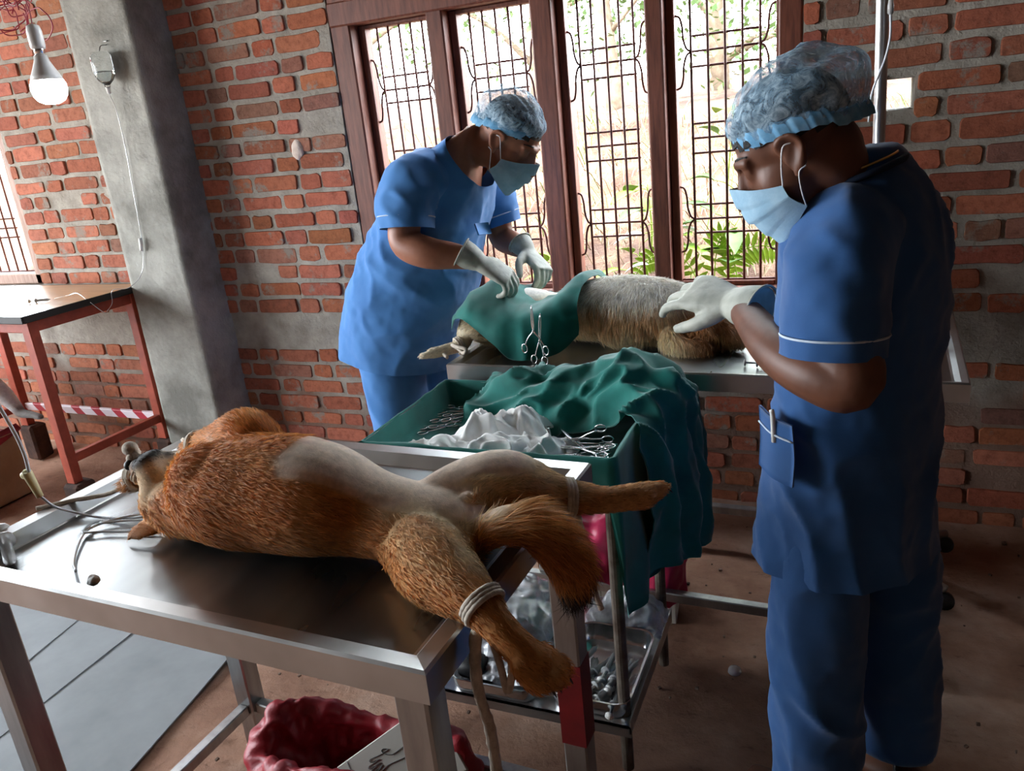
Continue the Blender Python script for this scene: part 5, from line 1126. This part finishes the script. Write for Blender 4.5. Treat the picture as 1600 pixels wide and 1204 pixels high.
crumple('plastic_wrap', bump_bag(-.87, -.72, 1.5, 1.6, .185, .035), M['film'], 'crumpled clear wrapping inside the dish of plastic', 'plastic wrap', .008, 40, 9)
mk('black_pouch', displace(box((-.885, 1.53, .215), (.075, .07, .05), .012), lambda V: fbm(V, 30, 2)*.006), M['blackrub'], None, True, label='black pouch at the end of the dish with crumpled plastic', cat='pouch')

# cartons behind the cart
def carton(name, a, b, m, label, cat_='carton', tilt=None, yaw=0.0, open_top=False):
    a, b = np.array(a, float), np.array(b, float); c = (a+b)/2; base = np.array([c[0], c[1], a[2]]); o = empty(name, base, label, cat_); R3 = np.array(tilt or Matrix.Rotation(yaw, 4, 'Z')); T = trans(base)@R3@trans(-base)
    if open_top:
        t = .006; parts = [bbox(a, (b[0], b[1], a[2]+t)), bbox(a, (a[0]+t, b[1], b[2])), bbox((b[0]-t, a[1], a[2]), b), bbox(a, (b[0], a[1]+t, b[2])), bbox((a[0], b[1]-t, a[2]), b)]; VF = join(*parts)
    else: VF = bbox(a, b, .003)
    mk('box_body', xf(VF, T), m, o, False); return o, T
def stripe_mat():
    m, nt, b = newmat('striped carton'); tc = node(nt, 'ShaderNodeTexCoord'); mp = node(nt, 'ShaderNodeMapping'); mp.inputs['Scale'].default_value = (1, 1, 1); wv = node(nt, 'ShaderNodeTexWave', wave_type='BANDS', bands_direction='X', i_Scale=9.0)
    wy = node(nt, 'ShaderNodeVectorMath', operation='DOT_PRODUCT'); nt.links.new(tc.outputs['Object'], mp.inputs[0]); nt.links.new(mp.outputs[0], wv.inputs[0]); wv2 = node(nt, 'ShaderNodeTexWave', wave_type='BANDS', bands_direction='Y', i_Scale=9.0); nt.links.new(mp.outputs[0], wv2.inputs[0])
    mn = node(nt, 'ShaderNodeMath', operation='MINIMUM'); nt.links.new(wv.outputs[1], mn.inputs[0]); nt.links.new(wv2.outputs[1], mn.inputs[1])
    rr_ = ramp(nt, mn.outputs[0], [(.02, C('#8f8a80')), (.1, C('#c4beb2'))]); nt.links.new(rr_.outputs[0], b.inputs['Base Color']); b.inputs['Roughness'].default_value = .8; return m
M['striped'] = stripe_mat()
carton('striped_carton', (-.93, 2.1, 0), (-.5, 2.42, .29), M['striped'], 'pale striped carton standing on the floor under the operating table', yaw=.12)
carton('brown_carton', (-1.0, 2.5, .0), (-.75, 2.7, .2), M['card'], 'small brown carton behind the striped carton under the operating table')
crumple('pink_bag', [[(-.9, 2.08, .22), (-.9, 2.13, .33), (-.88, 2.3, .33), (-.88, 2.38, .3)], [(-.78, 2.045, .2), (-.78, 2.09, .34), (-.78, 2.25, .345), (-.78, 2.38, .31)], [(-.66, 2.05, .16), (-.67, 2.09, .335), (-.66, 2.25, .345), (-.66, 2.38, .31)], [(-.56, 2.05, .07), (-.57, 2.1, .32), (-.56, 2.25, .335), (-.56, 2.4, .3)], [(-.49, 2.07, .1), (-.49, 2.12, .31), (-.47, 2.27, .31), (-.47, 2.42, .28)], [(-.455, 2.12, .12), (-.45, 2.15, .24), (-.44, 2.3, .25), (-.44, 2.42, .24)]], M['pinkfilm'], 'bright pink plastic bag lining draped over the striped carton', 'plastic bag', .012, 13, 5)
crumple('bag_handle', [[(-.62, 2.085, .33), (-.6, 2.085, .33)], [(-.615, 2.07, .38), (-.585, 2.07, .385)], [(-.605, 2.065, .43), (-.575, 2.065, .43)]], M['pinkfilm'], 'upright pink bag handle behind the outstretched paw', 'bag handle', .002, 20, 2, ku=6, kv=6)

# under the examination table: red bag, glove carton, bottle
rb_ = []
for i, a in enumerate(np.linspace(0, 2*PI, 15)[:-1]):
    cxx, cyy = -.985, 1.15; d = np.array([math.cos(a)*.27, math.sin(a)*.12]); rb_.append([(cxx+d[0]*.75, cyy+d[1]*.75, .006), (cxx+d[0]*1.05, cyy+d[1]*1.05, .09), (cxx+d[0]*1.1, cyy+d[1]*1.1, .19), (cxx+d[0]*1.0, cyy+d[1]*1.0, .255+.03*math.sin(3*a)), (cxx+d[0]*.86, cyy+d[1]*.86, .25+.03*math.sin(3*a)), (cxx+d[0]*.8, cyy+d[1]*.8, .17), (cxx+d[0]*.6, cyy+d[1]*.6, .05)])
rb_.append(rb_[0]); crumple('red_bag', rb_, M['redfilm'], 'open red plastic waste bag on the floor under the steel examination table', 'waste bag', .012, 17, 8, ku=12, kv=10)
gA, gB = n_([-1.0, 1.085, .262]), n_([-.885, 1.195, .325]); ge1 = gB-gA; ge1 /= np.linalg.norm(ge1); gn = n_([.1, -.62, .78]); gn -= ge1*(gn@ge1); gn /= np.linalg.norm(gn); ge2 = np.cross(ge1, gn); ge2 *= -1 if ge2[2] > 0 else 1
GM = frame(gA, ge1, ge2, gn); gb = empty('glove_carton', tuple(gA), 'white glove carton with a hand drawing tipped into the red waste bag', 'carton')
mk('box_body', xf(bbox((0, 0, -.085), (.24, .17, 0), .003), GM), M['card_white'], gb, False)
hp_ = [(.175, .052), (.14, .05), (.118, .05), (.105, .04), (.1, .03), (.106, .028), (.114, .036), (.09, .034), (.072, .03), (.07, .036), (.09, .042), (.064, .041), (.063, .047), (.088, .049), (.064, .052), (.065, .058), (.09, .056), (.072, .063), (.075, .068), (.1, .063), (.125, .068), (.175, .076), (.175, .052)]
mk('printed_hand', xf(join(tube([(a, b_, .001) for a, b_ in hp_], .0009, 5, 2), tube([(.15, .05, .001), (.15, .072, .001)], .0008, 5, 1), tube([(.19, .05, .001), (.19, .07, .001)], .0008, 5, 1), tube([(.0, .105, .001), (.24, .105, .001)], .0012, 5, 1), tube([(.025, 0, .001), (.025, .17, .001)], .0006, 5, 1)), GM), M['ink'], gb)
bt = empty('brown_bottle', (-1.235, 1.2, 0), 'brown bottle beside the red waste bag near the table leg', 'bottle')
M['brown_glass'] = mat('dark brown bottle', C('#2a120c'), C('#3b1a10'), rough=.15, spec=.7)
mk('bottle', lathe([(.034, 0), (.036, .01), (.036, .15), (.03, .175), (.014, .2), (.013, .215)], (-1.235, 1.2, 0)), M['brown_glass'], bt); mk('cap', lathe([(.0155, .21), (.0155, .235), (.014, .24)], (-1.235, 1.2, 0)), M['redfilm'], bt)
carton('grey_carton', (-.86, 1.2, .0), (-.72, 1.33, .12), M['card_white'], 'pale carton half hidden by the red bag behind the steel table leg')

# ------------------------------------------------------------------ drip line, wires, bottles
M['tubing'] = mat('clear drip tubing', C('#cdd6e0'), C('#e3e9ef'), rough=.2, spec=.7)
dt = empty('drip_line', (-1.43, .92, .9), 'clear drip tube with a cream roller clamp looping across the steel table to the dog', 'drip tube')
zt = .8795
mk('tube', join(tube([(-1.38, .82, 1.32), (-1.405, .87, 1.2), (-1.425, .905, 1.1), (-1.437, .92, 1.04), (-1.433, .915, .995)], .0035, 8, 8), tube([(-1.42, .915, .955), (-1.425, .94, .92), (-1.41, .97, .893), (-1.385, .985, zt), (-1.33, .99, zt), (-1.27, 1.0, .885), (-1.215, 1.02, .9)], .0026, 8, 8), tube([(-1.212, .8, zt+.012), (-1.27, .84, zt), (-1.33, .905, zt), (-1.35, .945, zt), (-1.32, .985, zt+.003), (-1.25, 1.02, .888), (-1.2, 1.03, .91)], .0026, 8, 8), tube([(-1.35, .945, zt+.004), (-1.345, .925, zt+.002), (-1.31, .94, zt), (-1.25, .955, zt), (-1.2, .975, .886)], .0022, 8, 8), tube([(-1.34, .96, zt+.005), (-1.28, .985, zt+.004), (-1.22, .99, .89)], .0022, 8, 6)), M['tubing'], dt)
c0, c1_ = np.array([-1.436, .914, 1.003]), np.array([-1.42, .914, .955]); mk('roller_clamp', join(loft([c0+(0, 0, .004), c0, (c0+c1_)/2, c1_], [.009, .0105, .009, .007], [.007, .008, .007, .006], n=8, k=2, tip=False), ball(c0+(-.009, -.003, -.004), (.007, .005, .007), n=10, m=8)), M['ivory'], dt, label='cream roller clamp')
mk('cotton_ball', displace(remesh([ball((-1.162, .792, .886), (.0115, .0105, .0095))], .002, 2), lambda V: fbm(V, 160, 2)*.002), M['gauze'], None, True, label='small white cotton ball on the rim of the steel table', cat='cotton ball')
# bottle on the column
ib = empty('drip_bottle', (-2.925, 2.69, 1.84), 'upturned clear drip bottle with a red and white label hanging on the concrete column', 'drip bottle')
M['glass'] = mat('clear bottle glass', (.92, .95, .95, 1), rough=.05, trans=.95, ior=1.2, spec=.6)
p0_ = (-2.925, 2.685, 1.835)
mk('bottle', lathe([(.01, 0), (.012, .012), (.03, .03), (.038, .045), (.04, .06), (.04, .125), (.035, .138), (.012, .143)], p0_), M['glass'], ib)
mk('water', lathe([(.011, .012), (.028, .031), (.0365, .046), (.038, .062), (.038, .066)], p0_), mat('saline', (.85, .92, .93, 1), rough=.02, trans=.9, ior=1.33), ib)
mk('label', thick(np.array([[(p0_[0]+.0412*math.cos(a), p0_[1]+.0412*math.sin(a), p0_[2]+z) for z in (.065, .095, .122)] for a in np.linspace(PI*.98, PI*1.38, 7)]), .0008), M['plastic_white'], ib); mk('label_band', thick(np.array([[(p0_[0]+.0418*math.cos(a), p0_[1]+.0418*math.sin(a), p0_[2]+z) for z in (.104, .112)] for a in np.linspace(PI*.98, PI*1.38, 7)]), .0008), M['redfilm'], ib, label='red stripe on label')
mk('stopper', lathe([(.008, -.022), (.009, -.002), (.011, .003)], p0_, n=12), M['plastic_white'], ib); mk('hanger', join(tube([(-2.925, 2.685, 1.977), (-2.925, 2.7, 2.0), (-2.925, 2.735, 2.005)], .002, 6, 4), tube([(-2.94, 2.732, 2.02), (-2.91, 2.726, 2.018)], .003, 6, 1)), M['steel_leg'], ib)
tb = empty('drip_line', (-2.95, 2.7, 1.2), 'thin drip tube hanging down the concrete column over the red table edge', 'drip tube'); 
mk('tube', tube([(-2.925, 2.685, 1.812), (-2.93, 2.705, 1.74), (-2.945, 2.72, 1.62), (-2.96, 2.722, 1.45), (-2.972, 2.721, 1.3), (-2.985, 2.722, 1.18), (-3.02, 2.715, 1.05), (-3.06, 2.66, .99), (-3.125, 2.62, .985), (-3.135, 2.61, .93), (-3.16, 2.6, .9), (-3.13, 2.55, .9), (-3.14, 2.5, .96), (-3.2, 2.5, 1.0), (-3.26, 2.5, .992), (-3.31, 2.465, .985)], .0018, 7, 8), M['plastic_clear'], tb)
mk('roller_clamp', loft([(-2.983, 2.715, 1.2), (-2.987, 2.715, 1.17), (-2.995, 2.715, 1.145)], [.008, .009, .006], n=8, k=2), M['plastic_white'], tb, label='white clamp')
# drip pole
pl = empty('drip_pole', (.052, 2.6, 0), 'steel drip pole standing behind the person in darker scrubs', 'drip stand')
mk('pole', loft([(.052, 2.6, .06), (.045, 2.6, 1.3), (.03, 2.6, 2.2)], .0165, n=16, tip=False), M['steel'], pl)
for k in range(5):
    a = 2*PI*k/5+.55; e = n_([.052+.3*math.cos(a), 2.6+.3*math.sin(a), .07]); mk('base_arm', loft([(.052, 2.6, .1), e], .013, n=10), M['steel'], pl); mk('caster', lathe([(.001, -.012), (.026, -.012), (.028, 0), (.026, .012), (.001, .012)], tuple(e-n_([0, 0, .042])), n=16, R=np.array(Matrix.Rotation(PI/2, 3, 'X'))), M['blackrub'], pl)
pt = empty('drip_line', (.06, 2.57, 1.5), 'clear drip tube with a connector crossing the steel drip pole', 'drip tube')
mk('tube', tube([(.058, 2.56, 1.72), (.06, 2.558, 1.655), (.05, 2.555, 1.6), (.035, 2.56, 1.56), (.02, 2.57, 1.51), (.015, 2.58, 1.44)], .0032, 7, 8), M['tubing'], pt); mk('connector', lathe([(.005, 0), (.008, .004), (.008, .02), (.0065, .03), (.006, .05), (.009, .055), (.009, .1)], (.058, 2.56, 1.71), n=12), M['plastic_clear'], pt)
# wires at the ceiling corner and bulb cord
M['wire'] = mat('red insulated wire', C('#7a1620'), C('#a82a38'), rough=.45)
r = np.random.default_rng(3); parts = []
for k in range(9):
    c = n_([-2.36+r.normal(0, .045), 1.885, 2.03+r.normal(0, .03)]); R0 = r.uniform(.03, .06); ph = r.uniform(0, 6); t = np.linspace(0, 2*PI*1.2, 14)
    parts.append(tube([c+n_([math.cos(a+ph)*R0*1.1, math.sin(a*1.3)*.012, math.sin(a+ph)*R0*.8])+r.normal(0, .004, 3) for a in t], .002, 6, 3))
parts.append(tube([(-2.4, 1.9, 3.0), (-2.38, 1.89, 2.5), (-2.37, 1.885, 2.06)], .003, 6, 5)); parts.append(tube([(-2.33, 1.9, 3.0), (-2.3, 1.89, 2.5), (-2.34, 1.885, 2.04)], .003, 6, 5))
mk('wire_bundle', join(*parts), M['wire'], None, True, label='tangled bundle of red wires hanging above the bulb', cat='wires')
mk('cord', tube([(B1[0], B1[1], B1[2]+.165), (B1[0]+.003, B1[1], 1.985), (B1[0]-.02, B1[1]+.01, 2.06), (-2.3, 1.88, 2.09)], .002, 6, 6), M['wire'], b1)
mk('cord', tube([(B1[0]-.015, B1[1]-.01, B1[2]+.155), (B1[0]-.035, B1[1]-.01, B1[2]+.15)], .0022, 6, 2), M['wire'], b1)
# edge of the room: lined carton, white dog leg, blue bucket
cb, T = carton('lined_carton', (-4.2, 2.03, 0), (-3.8, 2.44, .33), M['card'], 'brown carton lined with red plastic beside the red table leg', open_top=True)
mk('liner', thick(dense(n_([[(-3.81, 2.0, .34), (-3.79, 2.0, .25)], [(-3.81, 2.15, .345), (-3.79, 2.15, .265)], [(-3.81, 2.3, .35), (-3.79, 2.3, .29)], [(-3.82, 2.45, .36), (-3.8, 2.46, .33)]]), 6, 6), .004), M['redfilm'], cb, label='red plastic liner'); mk('contents', displace(bbox((-4.19, 2.04, .2), (-3.81, 2.43, .35), .03), lambda V: fbm(V, 14, 2)*.02), M['redfilm'], cb)
wl = [(-4.12, 2.36, .62), (-3.98, 2.42, .6), (-3.88, 2.46, .52), (-3.83, 2.48, .44), (-3.8, 2.48, .405), (-3.74, 2.49, .395), (-3.68, 2.495, .383)]
P = [loft(wl, [.08, .07, .048, .032, .028, .024, .02], [.08, .07, .048, .032, .024, .018, .014], n=16), loft([(-4.7, 2.3, .55), (-4.5, 2.3, .56), (-4.3, 2.32, .56), (-4.12, 2.34, .57), (-4.05, 2.36, .57)], [.1, .13, .135, .12, .06], n=20), ball((-4.8, 2.3, .56), (.09, .08, .08))]
V, F = remesh(P, .008, 4); cw = np.tile(lin('#d9d7d2'), (len(V), 1)); cw = mixc(cw, lin('#a98c80'), near(V, (-3.81, 2.48, .41), .02, .045)*.8); cw = mixc(cw, lin('#6f6863'), near_line(V, wl[-3:], .02, .05)*.8)
wdog = empty('dog', (-4.3, 2.35, .34), 'white dog of which only one hind leg shows above the red lined carton', 'dog'); mk('body', (V, F), M['fur'], wdog, True, col=cw)
fur('fur', V, F, cw, wdog, 9000, lambda V: np.full(len(V), .012), lambda V: line_flow(V, [wl], (1, 0, -.3)), seed=8)
bk = empty('blue_bucket', (-3.63, 1.93, 0), 'dark blue bucket on the floor at the near side of the lined carton', 'bucket'); M['bluep'] = mat('dark blue plastic', C('#141f4a'), C('#1b2a5c'), rough=.4)
mk('bucket', lathe([(.09, 0), (.095, .005), (.12, .24), (.126, .25), (.12, .255), (.11, .24), (.088, .01)], (-3.63, 1.93, 0)), M['bluep'], bk); mk('handle', tube([(-3.63+.125*math.cos(a), 1.93+.02, .245-.1*math.sin(a)) for a in np.linspace(0, PI, 12)], .003, 6, 2), M['steel_leg'], bk)
mk('plastic_litter', lathe([(.018, 0), (.02, .004), (.016, .014), (.006, .018)], (-.281, 1.946, 0.0), n=14), M['plastic_clear'], None, True, label='small clear plastic cap on the earth floor near the standing person', cat='litter')
